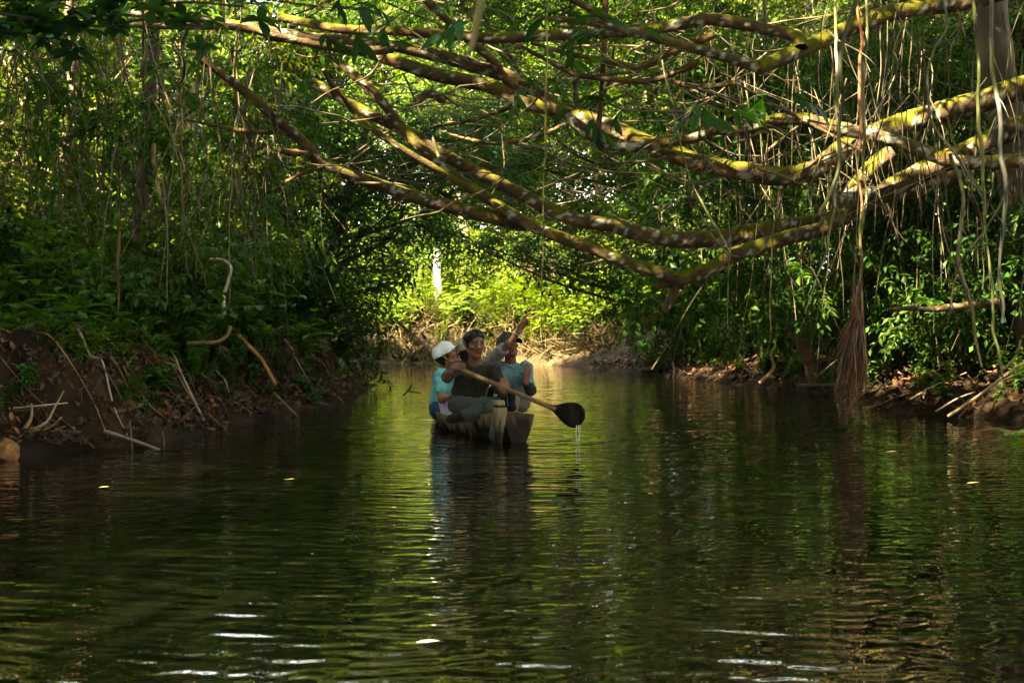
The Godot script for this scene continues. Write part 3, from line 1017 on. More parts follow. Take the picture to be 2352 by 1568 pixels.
	for k in 115:
		var u := r.randf_range(720.0, 1900.0)
		var v := r.randf_range(-20.0, 420.0)
		var d := r.randf_range(12.0, 16.0)
		var a := r.randf_range(-0.7, 0.6) + (PI if r.randf() < 0.5 else 0.0)
		var len := r.randf_range(90.0, 380.0)
		var g := Geo.new()
		var p0 := at(u, v, d) - foot
		var p1 := at(u + cos(a) * len, v + sin(a) * len, d + r.randf_range(-1.0, 1.0)) - foot
		tube(g, spline(wiggle(p0, p1, 5, 0.05, r, r.randf_range(-0.08, 0.14)), 0.12), r.randf_range(0.006, 0.017), 0.004, 6, Color(0.12, 0.09, 0.055) if r.randf() < 0.6 else Color(0.07, 0.055, 0.035), 0.4)
		part("twig", g.mesh(), M.stem, o)
	# leaves of the tree itself
	var cl := []
	for q in [[1250, 165, 13.0, 0.35, 5], [1370, 240, 12.8, 0.3, 4], [1180, 180, 12.8, 0.3, 4], [1640, 230, 9.5, 0.25, 4], [1780, 215, 9.0, 0.25, 4], [1330, 40, 10.5, 0.3, 4], [1420, 60, 10.0, 0.3, 4], [900, 90, 11.0, 0.35, 4], [1450, 250, 12.5, 0.3, 4], [1090, 20, 11.0, 0.4, 5], [780, 30, 10.5, 0.4, 6]]:
		cl.append([at(q[0], q[1], q[2]) - foot, q[3], q[4]])
	leafage("crown", o, cl, ["big_leaf"], Color(0.035, 0.10, 0.03), 88, M.leaf, 0.8)
	var up := scatter_clumps(r, Vector3(-2.5, 6.6, 0.5), Vector3(3.6, 0.9, 3.0), 16, 1.0, 30)
	leafage("crown", o, up, ["spray_c"], Color(0.04, 0.09, 0.02), 89, M.leaf, 0.6, 1.3)

	# the leafy branch that comes in at the upper left
	var b := thing("foreground_branch", "branch with round blue-green leaves at the upper left", "branch", at(-120, 10, 8.0))
	var bb := at(-120, 10, 8.0)
	var arms := [[[-120, 10], [60, 40], [240, 60], [330, 45], [450, 60]], [[40, 36], [120, 80], [160, 110]], [[200, 55], [260, 25], [420, 5], [560, 15]], [[-120, 60], [20, 70], [110, 55]], [[-100, -30], [100, 0], [300, -20]]]
	var tips := []
	for q in arms:
		var pts := []
		for e in q:
			pts.append(at(e[0], e[1], 8.0) - bb)
			tips.append([at(e[0], e[1], 8.0) - bb, 0.2, 4])
		var g := Geo.new()
		tube(g, spline(pts, 0.08), 0.014, 0.006, 6, Color(0.06, 0.05, 0.035), 0.3)
		part("stem", g.mesh(), M.stem, b)
	leafage("leaves", b, tips, ["round_leaf"], Color(0.045, 0.125, 0.05), 90, M.leaf, 0.7)


func liana(called: String, label: String, pts: Array, r0: float, r1: float, col: Color, group := "", sides := 7) -> void:
	var base: Vector3 = pts[0]
	for k in pts.size():
		pts[k] -= base
	var g := Geo.new()
	var path := spline(pts, 0.05)
	for k in path.size():
		var q := (path[k] + base) * 9.0
		path[k] += Vector3(lump_noise.get_noise_3dv(q), 0, lump_noise.get_noise_3dv(q + Vector3(50, 0, 0))) * minf(0.05, r0 * 3.0)
	tube(g, path, r0 * 0.8, r1 * 0.75, sides, col, 0.45, 0.9)
	# knots and dead side shoots
	for k in range(3, path.size() - 3, 9):
		if bark_noise.get_noise_1d(k * 3.7 + base.x * 10.0) > 0.05:
			var dir := Vector3(bark_noise.get_noise_1d(k * 1.9), -0.5, bark_noise.get_noise_1d(k * 2.3)).normalized()
			tube(g, spline([path[k], path[k] + dir * 0.06, path[k] + dir * 0.12 + Vector3(0, -0.03, 0)], 0.03), r0 * 0.3, 0.0015, 4, col, 0.4)
	for k in g.v.size():
		# blotches of algae and old bark
		var w := patch_noise.get_noise_3dv((g.v[k] + base) * Vector3(7.0, 2.2, 7.0))
		if w > 0.12:
			g.c[k] = Color(0.10, 0.105, 0.035) * (0.8 + w)
		elif w < -0.2:
			g.c[k] = Color(g.c[k].r * 0.4, g.c[k].g * 0.38, g.c[k].b * 0.36)
	var o := single(called, g.mesh(), M.stem, label, "vine", group)
	o.position = base


func build_lianas() -> void:
	var r := RandomNumberGenerator.new()
	r.seed = 17
	var pale := Color(0.16, 0.13, 0.085)
	var grey := Color(0.13, 0.13, 0.115)
	var green := Color(0.16, 0.17, 0.06)
	var brown := Color(0.15, 0.09, 0.05)
	var rust := Color(0.22, 0.10, 0.05)
	# single hanging stems that stand out
	var list := [
		["hanging_liana", "straight thin yellow-green vine hanging down to the pointing hand", [[1256, -20], [1254, 200], [1251, 450], [1248, 600], [1243, 775]], 10.2, 0.009, 0.007, Color(0.30, 0.24, 0.07)],
		["hanging_liana", "rust-brown cable of twin roots above the fibrous root clump", [[1968, -20], [1976, 200], [1972, 400], [1978, 560], [1972, 730]], 11.7, 0.019, 0.016, rust],
		["hanging_liana", "grey-green stem beside the rust-brown root cable", [[1990, -20], [1983, 240], [1985, 420], [1976, 600], [1966, 740]], 11.75, 0.020, 0.016, Color(0.2, 0.19, 0.12)],
		["hanging_liana", "dark blurred vine curving left in front of the limbs", [[1968, -20], [1940, 130], [1926, 330], [1912, 430], [1880, 495]], 6.2, 0.016, 0.010, Color(0.07, 0.07, 0.035)],
		["hanging_liana", "speckled vine just left of the root cable", [[1922, -20], [1926, 200], [1924, 360], [1918, 480], [1885, 600], [1850, 722]], 11.0, 0.020, 0.012, Color(0.3, 0.28, 0.2)],
		["hanging_liana", "straight pale vine near the right edge of the view", [[2285, -20], [2288, 180], [2300, 420], [2298, 600], [2308, 742]], 7.2, 0.016, 0.012, grey],
		["hanging_liana", "long greenish vine that reaches down to the right bank", [[2235, -20], [2244, 150], [2252, 330], [2260, 470], [2262, 560], [2282, 700], [2310, 892]], 8.2, 0.014, 0.011, green],
		["hanging_liana", "pale forked vine ending above the right bank debris", [[2196, 352], [2208, 420], [2210, 520], [2205, 580], [2214, 640], [2236, 740], [2255, 842]], 9.4, 0.018, 0.013, pale],
		["hanging_liana", "bowed grey vine looping in the upper right", [[2166, -20], [2180, 60], [2150, 110], [2130, 160], [2135, 220], [2150, 285], [2196, 352], [2236, 420], [2262, 470]], 9.2, 0.011, 0.011, grey],
		["hanging_liana", "thin vine crossing the forked vine on the right", [[2310, 440], [2262, 530], [2214, 590], [2192, 650], [2172, 742]], 9.0, 0.012, 0.009, pale],
		["hanging_liana", "short vine slanting at the right edge", [[2350, 780], [2330, 820], [2302, 850]], 9.0, 0.013, 0.012, green],
		["hanging_liana", "pale vine slanting down to the lower limbs", [[1500, 20], [1530, 180], [1555, 300], [1580, 390], [1620, 480], [1680, 580]], 12.6, 0.010, 0.013, Color(0.36, 0.31, 0.18)],
		["hanging_liana", "thin vine hanging below the lower limbs with a frayed end", [[1674, 450], [1676, 560], [1672, 660], [1673, 770]], 12.8, 0.008, 0.005, pale],
		["hanging_liana", "vine pair hanging left of the slanted trunk", [[1786, 440], [1776, 540], [1770, 640], [1768, 762]], 12.8, 0.010, 0.007, Color(0.32, 0.24, 0.14)],
		["hanging_liana", "pale curved vine sagging below the long limb", [[1600, 470], [1640, 545], [1690, 588], [1745, 578], [1775, 530], [1800, 440]], 12.4, 0.011, 0.009, pale],
		["hanging_liana", "orange root dangling at the upper left", [[517, -20], [519, 48], [524, 90], [534, 150]], 9.0, 0.013, 0.007, Color(0.4, 0.17, 0.06)],
		["hanging_liana", "pale thread root beside the orange root", [[515, -20], [517, 60], [508, 120], [498, 165]], 9.0, 0.005, 0.004, pale],
		["hanging_liana", "dark crooked branch hanging in the left thicket", [[428, 60], [415, 110], [424, 150], [410, 190], [360, 212], [310, 240]], 11.5, 0.02, 0.008, Color(0.035, 0.028, 0.02)],
		["hanging_liana", "thin dark vine curling below the middle limbs", [[923, 168], [955, 235], [985, 300], [1008, 360]], 13.4, 0.013, 0.018, Color(0.05, 0.04, 0.025)],
		["hanging_liana", "twisted vine hanging from the mossy limb", [[1147, 230], [1148, 265], [1156, 330], [1152, 400], [1132, 445]], 13.6, 0.012, 0.008, Color(0.08, 0.065, 0.04)],
		["hanging_liana", "stout dark vine hanging near the top of the view", [[320, -20], [330, 90], [326, 180]], 10.0, 0.012, 0.010, Color(0.04, 0.035, 0.025)],
		["hanging_liana", "braided pale root hanging in the left thicket", [[352, 330], [360, 400], [366, 440], [372, 470]], 13.0, 0.034, 0.018, Color(0.36, 0.25, 0.14)],
		["hanging_liana", "thin root hanging under the left limb", [[740, 395], [735, 470], [742, 560], [748, 610]], 14.4, 0.007, 0.004, pale],
		["hanging_liana", "slack pale root at the edge of the leaning tree", [[636, 560], [650, 640], [655, 720], [664, 770]], 15.0, 0.008, 0.004, pale],
		["hanging_liana", "upright dark sapling stem in the left thicket", [[272, 330], [276, 480], [270, 620], [262, 745]], 12.0, 0.013, 0.016, Color(0.14, 0.085, 0.05)],
	]
	for l in list:
		liana(l[0], l[1], px(l[2], l[3], l[3]), l[4], l[5], l[6])
	# a twig so close to the camera that it is out of focus
	liana("blurred_twig", "brown out-of-focus twig end hanging at the top of the view", [at(1124, -60, 1.9), at(1118, 0, 1.9), at(1106, 90, 1.9), at(1100, 118, 1.9)], 0.0105, 0.006, Color(0.2, 0.13, 0.07), "", 8)

	# the fibrous clump of aerial roots that trails in the water
	var c0 := at(1972, 715, 11.8)
	var o := thing("root_clump", "shaggy rust-brown clump of aerial roots trailing in the water", "roots", c0)
	for k in 260:
		var a := r.randf() * TAU
		var q := Vector3(cos(a), 0, sin(a) * 0.8) * pow(r.randf(), 0.5)
		var pick := r.randf()
		var tone_ := Color(0.15, 0.06, 0.03) if pick < 0.4 else (Color(0.05, 0.04, 0.036) if pick < 0.8 else Color(0.22, 0.13, 0.065))
		var low := r.randf_range(-1.05, -0.25)
		var pts := [Vector3(q.x * 0.03, r.randf_range(-0.15, 0.3), q.z * 0.03)]
		var drift := Vector3.ZERO
		for s in 6:
			var f := (s + 1.0) / 6.0
			var wide := lookup([[0.0, 0.04], [0.25, 0.075], [0.45, 0.135], [0.7, 0.125], [0.85, 0.09], [1.0, 0.05]], f * -low / 1.05)
			drift += Vector3(r.randfn(), 0, r.randfn()) * 0.011
			pts.append(Vector3(q.x * wide - 0.10 * f, low * f, q.z * wide) + drift)
		var g := Geo.new()
		tube(g, spline(pts, 0.05), r.randf_range(0.002, 0.012) if k % 9 else 0.02, 0.0015, 5, tone_, 0.6, 0.6)
		part("root", g.mesh(), M.stem, o)

	# thin hanging roots and vines, too many and too tangled to count
	for side in 2:
		var g := Geo.new()
		for k in (170 if side == 0 else 240):
			var u := r.randf_range(-60.0, 640.0) if side == 0 else r.randf_range(1560.0, 2420.0)
			var d := r.randf_range(11.5, 17.0) if side == 0 else r.randf_range(12.5, 18.0)
			if side == 1 and u > 1900.0:
				d = r.randf_range(9.5, 17.0)
			var v0 := r.randf_range(-40.0, 420.0)
			var v1 := v0 + r.randf_range(80.0, 520.0)
			if side == 0:
				v1 = minf(v1, 700.0)
			else:
				v1 = minf(v1, 860.0)
			var dark := r.randf() < 0.55
			var col := Color(0.06, 0.046, 0.03) if dark else (pale if r.randf() < 0.6 else Color(0.13, 0.10, 0.05))
			var lean := r.randfn() * 55.0 if r.randf() < 0.7 else r.randfn() * 190.0
			tube(g, spline(wiggle(at(u, v0, d), at(u + lean, v1, d + r.randfn() * 0.3), 6, 0.03, r), 0.12), r.randf_range(0.003, 0.009), 0.003, 4, col, 0.3, 0.0, false)
		var t := part("vine_tangle", g.mesh(), M.stem, self)
		tag(t, "tangle of thin dark vines hanging before the left thicket" if side == 0 else "tangle of thin pale roots hanging before the right bank", "vines", "", "stuff")
	# thin twigs in the middle distance
	var g2 := Geo.new()
	for k in 260:
		var u := r.randf_range(700.0, 1700.0)
		var v := r.randf_range(60.0, 620.0)
		var d := r.randf_range(17.0, 27.0)
		var a := r.randf_range(-0.6, 0.6)
		var len := r.randf_range(60.0, 260.0)
		tube(g2, spline(wiggle(at(u, v, d), at(u + cos(a) * len, v - sin(a) * len, d), 4, 0.06, r, 0.05), 0.2), r.randf_range(0.006, 0.014), 0.004, 4, Color(0.2, 0.16, 0.1) if r.randf() < 0.5 else Color(0.07, 0.055, 0.04), 0.3, 0.0, false)
	tag(part("twig_tangle", g2.mesh(), M.stem, self), "tangle of bare twigs among the trees over the creek", "twigs", "", "stuff")

	# curtains of creeper with leaves, left thicket then right bank
	for k in 26:
		var left := k < 14
		var u := (20.0 + k * 46.0 if left else 1500.0 + (k - 14) * 72.0) + r.randf_range(-25.0, 25.0)
		var d := r.randf_range(12.5, 16.5) if left else r.randf_range(15.6, 19.0)
		var v0 := r.randf_range(-40.0, 180.0)
		var v1 := r.randf_range(420.0, 640.0) if left else r.randf_range(520.0, 780.0)
		var top := at(u, v0, d)
		var n := thing("leafy_creeper", "leafy creeper hanging in the left thicket" if left else "leafy creeper hanging in the wall of the right bank", "creeper", top, "creepers of the left thicket" if left else "creepers of the right bank")
		var cl := []
		for s in 3:
			var pts := wiggle(Vector3(r.randfn() * 0.12, 0, r.randfn() * 0.12), at(u + r.randfn() * 40.0, v1, d) - top, 7, 0.05, r)
			var g := Geo.new()
			tube(g, spline(pts, 0.15), 0.012, 0.005, 5, Color(0.11, 0.085, 0.05), 0.3)
			part("stem", g.mesh(), M.stem, n)
			for q in pts:
				if r.randf() < (0.3 if left else 0.75):
					cl.append([q, 0.3, 3 if left else 7])
		leafage("leaves", n, cl, ["hang_a", "hang_b"], Color(0.05, 0.115, 0.018), 1400 + k * 2, M.leaf, 1.0, 0.75)


# ---------------------------------------------------------------- canoe

func build_canoe() -> void:
	var left := [Vector3(-0.075, 0.27, -10.33), Vector3(-0.25, 0.215, -10.68), Vector3(-0.42, 0.165, -11.05), Vector3(-0.60, 0.155, -11.45), Vector3(-0.73, 0.165, -11.85), Vector3(-0.79, 0.16, -12.4), Vector3(-0.86, 0.16, -13.4), Vector3(-0.86, 0.18, -14.4), Vector3(-0.70, 0.26, -15.4)]
	var right := [Vector3(0.185, 0.225, -10.52), Vector3(0.15, 0.205, -10.85), Vector3(0.10, 0.19, -11.2), Vector3(0.05, 0.18, -11.6), Vector3(0.01, 0.17, -12.1), Vector3(-0.03, 0.16, -12.7), Vector3(-0.10, 0.16, -13.5), Vector3(-0.2, 0.18, -14.4), Vector3(-0.38, 0.26, -15.3)]
	var n := 150
	var lp := PackedVector3Array()
	var rp := PackedVector3Array()
	for side in 2:
		var path := spline(left if side == 0 else right, 0.03)
		for k in n:
			var q := float(k) / (n - 1) * (path.size() - 1)
			var i0 := mini(int(q), path.size() - 2)
			(lp if side == 0 else rp).append(path[i0].lerp(path[i0 + 1], q - i0))
	var origin := Vector3(-0.3, 0.0, -12.5)
	var o := thing("dugout_canoe", "weathered wooden dugout canoe carrying four people", "canoe", origin)
	var shape := [[0.0, 0.0], [0.012, 0.18], [0.03, 0.36], [0.05, 0.52], [0.075, 0.68], [0.11, 0.84], [0.17, 1.0]]
	var outer := Geo.new()
	var inner := Geo.new()
	var rows := []
	for k in n:
		var l := lp[k]
		var r := rp[k]
		var across := (r - l) * Vector3(1, 0, 1)
		var width := across.length()
		across = across.normalized()
		var ring := []
		# outside, from the left rim round the bottom to the right rim
		for side in 2:
			for e in shape.size():
				var s: Array = shape[e] if side == 0 else shape[shape.size() - 1 - e]
				var top := l if side == 0 else r
				var y := lerpf(top.y, -0.13, s[1])
				var p := Vector3(top.x, y, top.z) + across * minf(s[0] * 1.25, width * 0.4) * (1.0 if side == 0 else -1.0)
				var adze := 0.006 * lump_noise.get_noise_3dv(p * Vector3(30, 60, 18))
				ring.append(p - across * adze)
		var t := 0.026
		# inside, back from the right rim to the left one
		for side in 2:
			for e in 4:
				var f: float = [0.0, 0.35, 0.75, 1.0][e] if side == 0 else [1.0, 0.75, 0.35, 0.0][e]
				var top := r if side == 0 else l
				var sgn := -1.0 if side == 0 else 1.0
				ring.append(Vector3(top.x, lerpf(top.y, 0.045, f), top.z) + across * sgn * (t + f * minf(0.06, width * 0.15)))
		rows.append(ring)
	for k in n:
		for p in rows[k]:
			var grain := bark_noise.get_noise_3dv(p * Vector3(5, 9, 5)) * 0.5 + bark_noise.get_noise_3dv(p * Vector3(40, 12, 40)) * 0.5
			var col := Color(0.20, 0.155, 0.095)
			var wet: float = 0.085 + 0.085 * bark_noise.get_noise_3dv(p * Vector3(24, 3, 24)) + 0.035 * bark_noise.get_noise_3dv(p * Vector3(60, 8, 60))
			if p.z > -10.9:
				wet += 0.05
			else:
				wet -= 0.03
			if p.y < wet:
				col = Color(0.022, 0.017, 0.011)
			elif grain < -0.28:
				col = Color(0.09, 0.068, 0.042)
			var b := 1.0 + 0.5 * grain
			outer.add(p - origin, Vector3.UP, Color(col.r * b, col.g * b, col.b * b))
	var m: int = rows[0].size()
	for k in n - 1:
		for j in m:
			var a := k * m + j
			var b := k * m + (j + 1) % m
			outer.quad(a, b, b + m, a + m)
	# the blunt ends, their wood darkened to put the bow panel's shade in
	for e in 2:
		var k := 0 if e == 0 else n - 1
		var pts := []
		for j in shape.size() * 2:
			pts.append(rows[k][j])
		var steps := 14
		var firsts := []
		for j in shape.size():
			var a: Vector3 = pts[j]
			var b: Vector3 = pts[shape.size() * 2 - 1 - j]
			var row := []
			for s in steps + 1:
				var p := a.lerp(b, float(s) / steps)
				var g0 := bark_noise.get_noise_3dv(p * Vector3(9, 30, 9))
				var dry: float = p.y - 0.15 + 0.05 * g0
				var col := Color(0.065, 0.045, 0.028) if dry > 0.03 else Color(0.022, 0.016, 0.011)  # shade is painted into the wood; dry only splits it by height
				row.append(outer.add(p - origin + Vector3(0, 0, 0.002 if e == 0 else -0.002), Vector3(0, 0, 1 if e == 0 else -1), Color(col.r * (1.0 + 0.4 * g0), col.g * (1.0 + 0.4 * g0), col.b * (1.0 + 0.4 * g0))))
			firsts.append(row)
		for j in shape.size() - 1:
			for s in steps:
				outer.quad(firsts[j][s], firsts[j + 1][s], firsts[j + 1][s + 1], firsts[j][s + 1])
	outer.smooth()
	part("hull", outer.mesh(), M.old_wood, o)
	# the carved block at the bow, with a notched top
	var g := Geo.new()
	var block := [[Vector3(-0.10, -0.13, -10.36), 0.008], [Vector3(-0.095, 0.0, -10.35), 0.014], [Vector3(-0.09, 0.08, -10.345), 0.022], [Vector3(-0.085, 0.16, -10.335), 0.033], [Vector3(-0.08, 0.24, -10.33), 0.045], [Vector3(-0.08, 0.29, -10.33), 0.050], [Vector3(-0.085, 0.295, -10.33), 0.040], [Vector3(-0.087, 0.312, -10.33), 0.038], [Vector3(-0.09, 0.316, -10.33), 0.043], [Vector3(-0.095, 0.352, -10.33), 0.040]]
	var across := Vector3(0.85, 0, -0.53).normalized()
	var back := Vector3(-0.53, 0, -0.85).normalized()
	for q in block:
		for c in 12:
			var a := TAU * c / 12.0
			var sq := pow(absf(cos(a)), 0.45) * signf(cos(a))
			var sr := pow(absf(sin(a)), 0.45) * signf(sin(a))
			var p: Vector3 = q[0] + across * sq * float(q[1]) + back * sr * 0.045 + back * 0.03
			var g0 := bark_noise.get_noise_3dv(p * Vector3(30, 8, 30))
			var col := Color(0.20, 0.15, 0.09) if p.y > 0.15 + 0.16 * g0 else Color(0.03, 0.022, 0.014)
			if p.y > 0.293 and p.y < 0.314:
				col = Color(0.03, 0.02, 0.012)
			g.add(p - origin, Vector3.UP, Color(col.r * (1.0 + 0.3 * g0), col.g * (1.0 + 0.3 * g0), col.b * (1.0 + 0.3 * g0)))
	for k in block.size() - 1:
		for c in 12:
			var a := k * 12 + c
			var b := k * 12 + (c + 1) % 12
			g.quad(a, b, b + 12, a + 12)
	var cap := g.add(Vector3(-0.095, 0.354, -10.33) + back * 0.03 - origin, Vector3.UP, Color(0.2, 0.15, 0.08))
	for c in 12:
		g.tri(cap, (block.size() - 1) * 12 + c, (block.size() - 1) * 12 + (c + 1) % 12)
	g.smooth()
	part("bow_block", g.mesh(), M.old_wood, o)
	# mooring cord tied round the bow
	var cord := Geo.new()
	for k in 5:
		var r := RandomNumberGenerator.new()
		r.seed = 50 + k
		tube(cord, spline([Vector3(-0.15, 0.27, -10.40), Vector3(-0.172, 0.20, -10.44), Vector3(-0.178 + 0.008 * k, 0.11, -10.44 + 0.006 * k), Vector3(-0.19 + 0.012 * k, 0.03 - 0.01 * k, -10.44)], 0.02), 0.006, 0.003, 5, Color(0.12, 0.12, 0.11), 0.3)
	tube(cord, spline([Vector3(-0.12, 0.25, -10.34), Vector3(-0.15, 0.285, -10.40), Vector3(-0.145, 0.26, -10.46), Vector3(-0.10, 0.24, -10.44)], 0.02), 0.011, 0.011, 6, Color(0.10, 0.10, 0.09), 0.3)
	for k in cord.v.size():
		cord.v[k] -= origin
	part("mooring_cord", cord.mesh(), M.cloth, o)
	for q in [[52, "plank_seat"], [84, "plank_seat"], [112, "plank_seat"]]:
		var a: Vector3 = lp[q[0]]
		var b: Vector3 = rp[q[0]]
		var bm := BoxMesh.new()
		bm.size = Vector3(a.distance_to(b) * 0.86, 0.03, 0.2)
		var s := part(q[1], bm, M.seat, o)
		s.position = a.lerp(b, 0.5) - origin + Vector3(0, -0.055, 0)
		s.rotation.y = -atan2(b.z - a.z, b.x - a.x)

	# the paddle
	var top := at(1049, 845, 10.66)
	var neck := at(1262, 934, 10.32)
	var tip := at(1343, 962, 10.24)
	var p := thing("paddle", "long wooden paddle with a broad black teardrop blade", "paddle", top)
	var sg := Geo.new()
	var path := PackedVector3Array()
	for k in 40:
		path.append((neck + (neck - top).normalized() * 0.06 - top) * (k / 39.0))
	tube(sg, path, 0.021, 0.019, 10, Color(0.13, 0.083, 0.044), 0.45, 0.08)
	part("shaft", sg.mesh(), M.plank, p)
	var bg := Geo.new()
	var ax := (tip - neck).normalized()
	var up := (Vector3.UP - ax * ax.dot(Vector3.UP)).normalized()
	var nrm := up.cross(ax).normalized()
	if nrm.z < 0.0:
		nrm = -nrm
	var length := neck.distance_to(tip)
	var rings := 36
	for k in rings + 1:
		var f := float(k) / rings
		var half := lookup([[0.0, 0.021], [0.08, 0.024], [0.18, 0.036], [0.3, 0.058], [0.42, 0.079], [0.54, 0.094], [0.66, 0.102], [0.76, 0.101], [0.84, 0.091], [0.91, 0.072], [0.96, 0.050], [0.985, 0.030], [1.0, 0.006]], f)
		for j in 10:
			var a := TAU * j / 10.0
			var q := neck - top + ax * length * f + up * cos(a) * half + nrm * sin(a) * lerpf(0.019, 0.008, smoothstep(0.0, 0.3, f))
			var g0 := bark_noise.get_noise_3dv(q * 12.0)
			var col := Color(0.012, 0.011, 0.01)
			bg.add(q, (up * cos(a) * 0.2 + nrm * sin(a)).normalized(), Color(col.r * (1 + g0), col.g * (1 + g0), col.b * (1 + g0)))
	for k in rings:
		for j in 10:
			var a := k * 10 + j
			var b := k * 10 + (j + 1) % 10
			bg.quad(a, b, b + 10, a + 10)
	bg.smooth()
	part("blade", bg.mesh(), M.wet_black, p)
	# the drip that falls from the blade
	var drip := Geo.new()
	var d0 := at(1328, 976, 10.25)
	var r2 := RandomNumberGenerator.new()
	r2.seed = 8
	for k in 3:
		var a := d0 + Vector3(0.012 * (k - 1), 0, 0.004 * k)
		tube(drip, spline(wiggle(a, Vector3(a.x - 0.004, 0.004, a.z), 6, 0.003, r2), 0.012), 0.0035, 0.0022, 6, Color.WHITE, 0.0, 0.5)
	single("water_drip", drip.mesh(), M.drop, "thin stream of water dripping from the paddle blade", "water drip")


# ---------------------------------------------------------------- people

func sdf(g: Geo, bones: Array, cell: float, blend: float, color: Callable, planes := [], fold := 0.0, seed_ := 0.0) -> void:
	# Joins tapered bones [a, b, ra, rb] smoothly (negative radii carve) and meshes the field as surface nets
	var lo := Vector3(1e9, 1e9, 1e9)
	var hi := -lo
	for b in bones:
		if b[2] > 0.0:
			var r: float = maxf(b[2], b[3])
			lo = lo.min(b[0].min(b[1]) - Vector3(r, r, r))
			hi = hi.max(b[0].max(b[1]) + Vector3(r, r, r))
	var pad := Vector3.ONE * (cell * 3.0 + blend * 0.5)
	lo -= pad
	hi += pad
	var nx := int((hi.x - lo.x) / cell) + 2
	var ny := int((hi.y - lo.y) / cell) + 2
	var nz := int((hi.z - lo.z) / cell) + 2
	var d := PackedFloat32Array()
	d.resize(nx * ny * nz)
	d.fill(0.5)
	for b in bones:
		var a: Vector3 = b[0]
		var ab: Vector3 = b[1] - a
		var l2 := maxf(ab.length_squared(), 1e-9)
		var carve: bool = b[2] < 0.0
		var ra: float = absf(b[2])
		var rb: float = absf(b[3])
		var rm := maxf(ra, rb) + blend + cell * 2.5
		var k: float = b[4] if b.size() > 4 else blend
		var b0: Vector3 = (a.min(a + ab) - Vector3(rm, rm, rm) - lo) / cell
		var b1: Vector3 = (a.max(a + ab) + Vector3(rm, rm, rm) - lo) / cell
		var x0 := maxi(0, int(b0.x))
		var y0 := maxi(0, int(b0.y))
		var z0 := maxi(0, int(b0.z))
		var x1 := mini(nx - 1, int(b1.x) + 1)
		var y1 := mini(ny - 1, int(b1.y) + 1)
		var z1 := mini(nz - 1, int(b1.z) + 1)
		for z in range(z0, z1 + 1):
			for y in range(y0, y1 + 1):
				var row := (z * ny + y) * nx
				for x in range(x0, x1 + 1):
					var q := lo + Vector3(x, y, z) * cell - a
					var t := clampf(q.dot(ab) / l2, 0.0, 1.0)
					var e := (q - ab * t).length() - lerpf(ra, rb, t)
					var i := row + x
					var o := d[i]
					if carve:
						var h := maxf(k - absf(o + e), 0.0) / k
						d[i] = maxf(o, -e) + h * h * k * 0.25
					else:
						var h := maxf(k - absf(o - e), 0.0) / k
						d[i] = minf(o, e) - h * h * k * 0.25
	for pl in planes:
		var p0: Vector3 = pl[0]
		var pn: Vector3 = pl[1]
		for z in nz:
			for y in ny:
				for x in nx:
					var i := (z * ny + y) * nx + x
					d[i] = maxf(d[i], (lo + Vector3(x, y, z) * cell - p0).dot(pn))
	if fold > 0.0:
		for z in nz:
			for y in ny:
				for x in nx:
					var i := (z * ny + y) * nx + x
					if absf(d[i]) < 0.05:
						var p := lo + Vector3(x, y, z) * cell
						d[i] += fold * (lump_noise.get_noise_3d(p.x * 95.0 + p.y * 40.0 + seed_, p.y * 60.0, p.z * 80.0) + 0.6 * lump_noise.get_noise_3d(p.x * 40.0 - p.y * 55.0, p.y * 120.0 + seed_, p.z * 60.0))
	var at_cell := PackedInt32Array()
	at_cell.resize(nx * ny * nz)
	at_cell.fill(-1)
	var sx := 1
	var sy := nx
	var sz := nx * ny
	for z in nz - 1:
		for y in ny - 1:
			for x in nx - 1:
				var i := (z * ny + y) * nx + x
				var c0 := d[i]
				if absf(c0) > cell * 2.0:
					continue
				var m := 0
				var c := [c0, d[i + sx], d[i + sy], d[i + sx + sy], d[i + sz], d[i + sx + sz], d[i + sy + sz], d[i + sx + sy + sz]]
				for k in 8:
					if c[k] < 0.0:
						m += 1
				if m == 0 or m == 8:
					continue
				var sum := Vector3.ZERO
				var cnt := 0
				for k in [[0, 1], [2, 3], [4, 5], [6, 7], [0, 2], [1, 3], [4, 6], [5, 7], [0, 4], [1, 5], [2, 6], [3, 7]]:
					var p: int = k[0]
					var q: int = k[1]
					if (c[p] < 0.0) != (c[q] < 0.0):
						var f: float = c[p] / (c[p] - c[q])
						sum += Vector3(p & 1, (p >> 1) & 1, p >> 2).lerp(Vector3(q & 1, (q >> 1) & 1, q >> 2), f)
						cnt += 1
				var w := sum / cnt
				var nrm := Vector3(c[1] + c[3] + c[5] + c[7] - c[0] - c[2] - c[4] - c[6], c[2] + c[3] + c[6] + c[7] - c[0] - c[1] - c[4] - c[5], c[4] + c[5] + c[6] + c[7] - c[0] - c[1] - c[2] - c[3]).normalized()
				var pos := lo + (Vector3(x, y, z) + w) * cell
				at_cell[i] = g.add(pos, nrm, color.call(pos, nrm))
	for z in range(1, nz - 1):
		for y in range(1, ny - 1):
			for x in range(1, nx - 1):
				var i := (z * ny + y) * nx + x
				var s := d[i] < 0.0
				for ax in 3:
					var st: int = [sx, sy, sz][ax]
					if s == (d[i + st] < 0.0):
						continue
					var u: int = [sy, sz, sx][ax]
					var v: int = [sz, sx, sy][ax]
					var q0 := at_cell[i]
					var q1 := at_cell[i - u]
					var q2 := at_cell[i - u - v]
					var q3 := at_cell[i - v]
					if q0 < 0 or q1 < 0 or q2 < 0 or q3 < 0:
						continue
					if s:
						g.quad(q0, q3, q2, q1)
					else:
						g.quad(q0, q1, q2, q3)


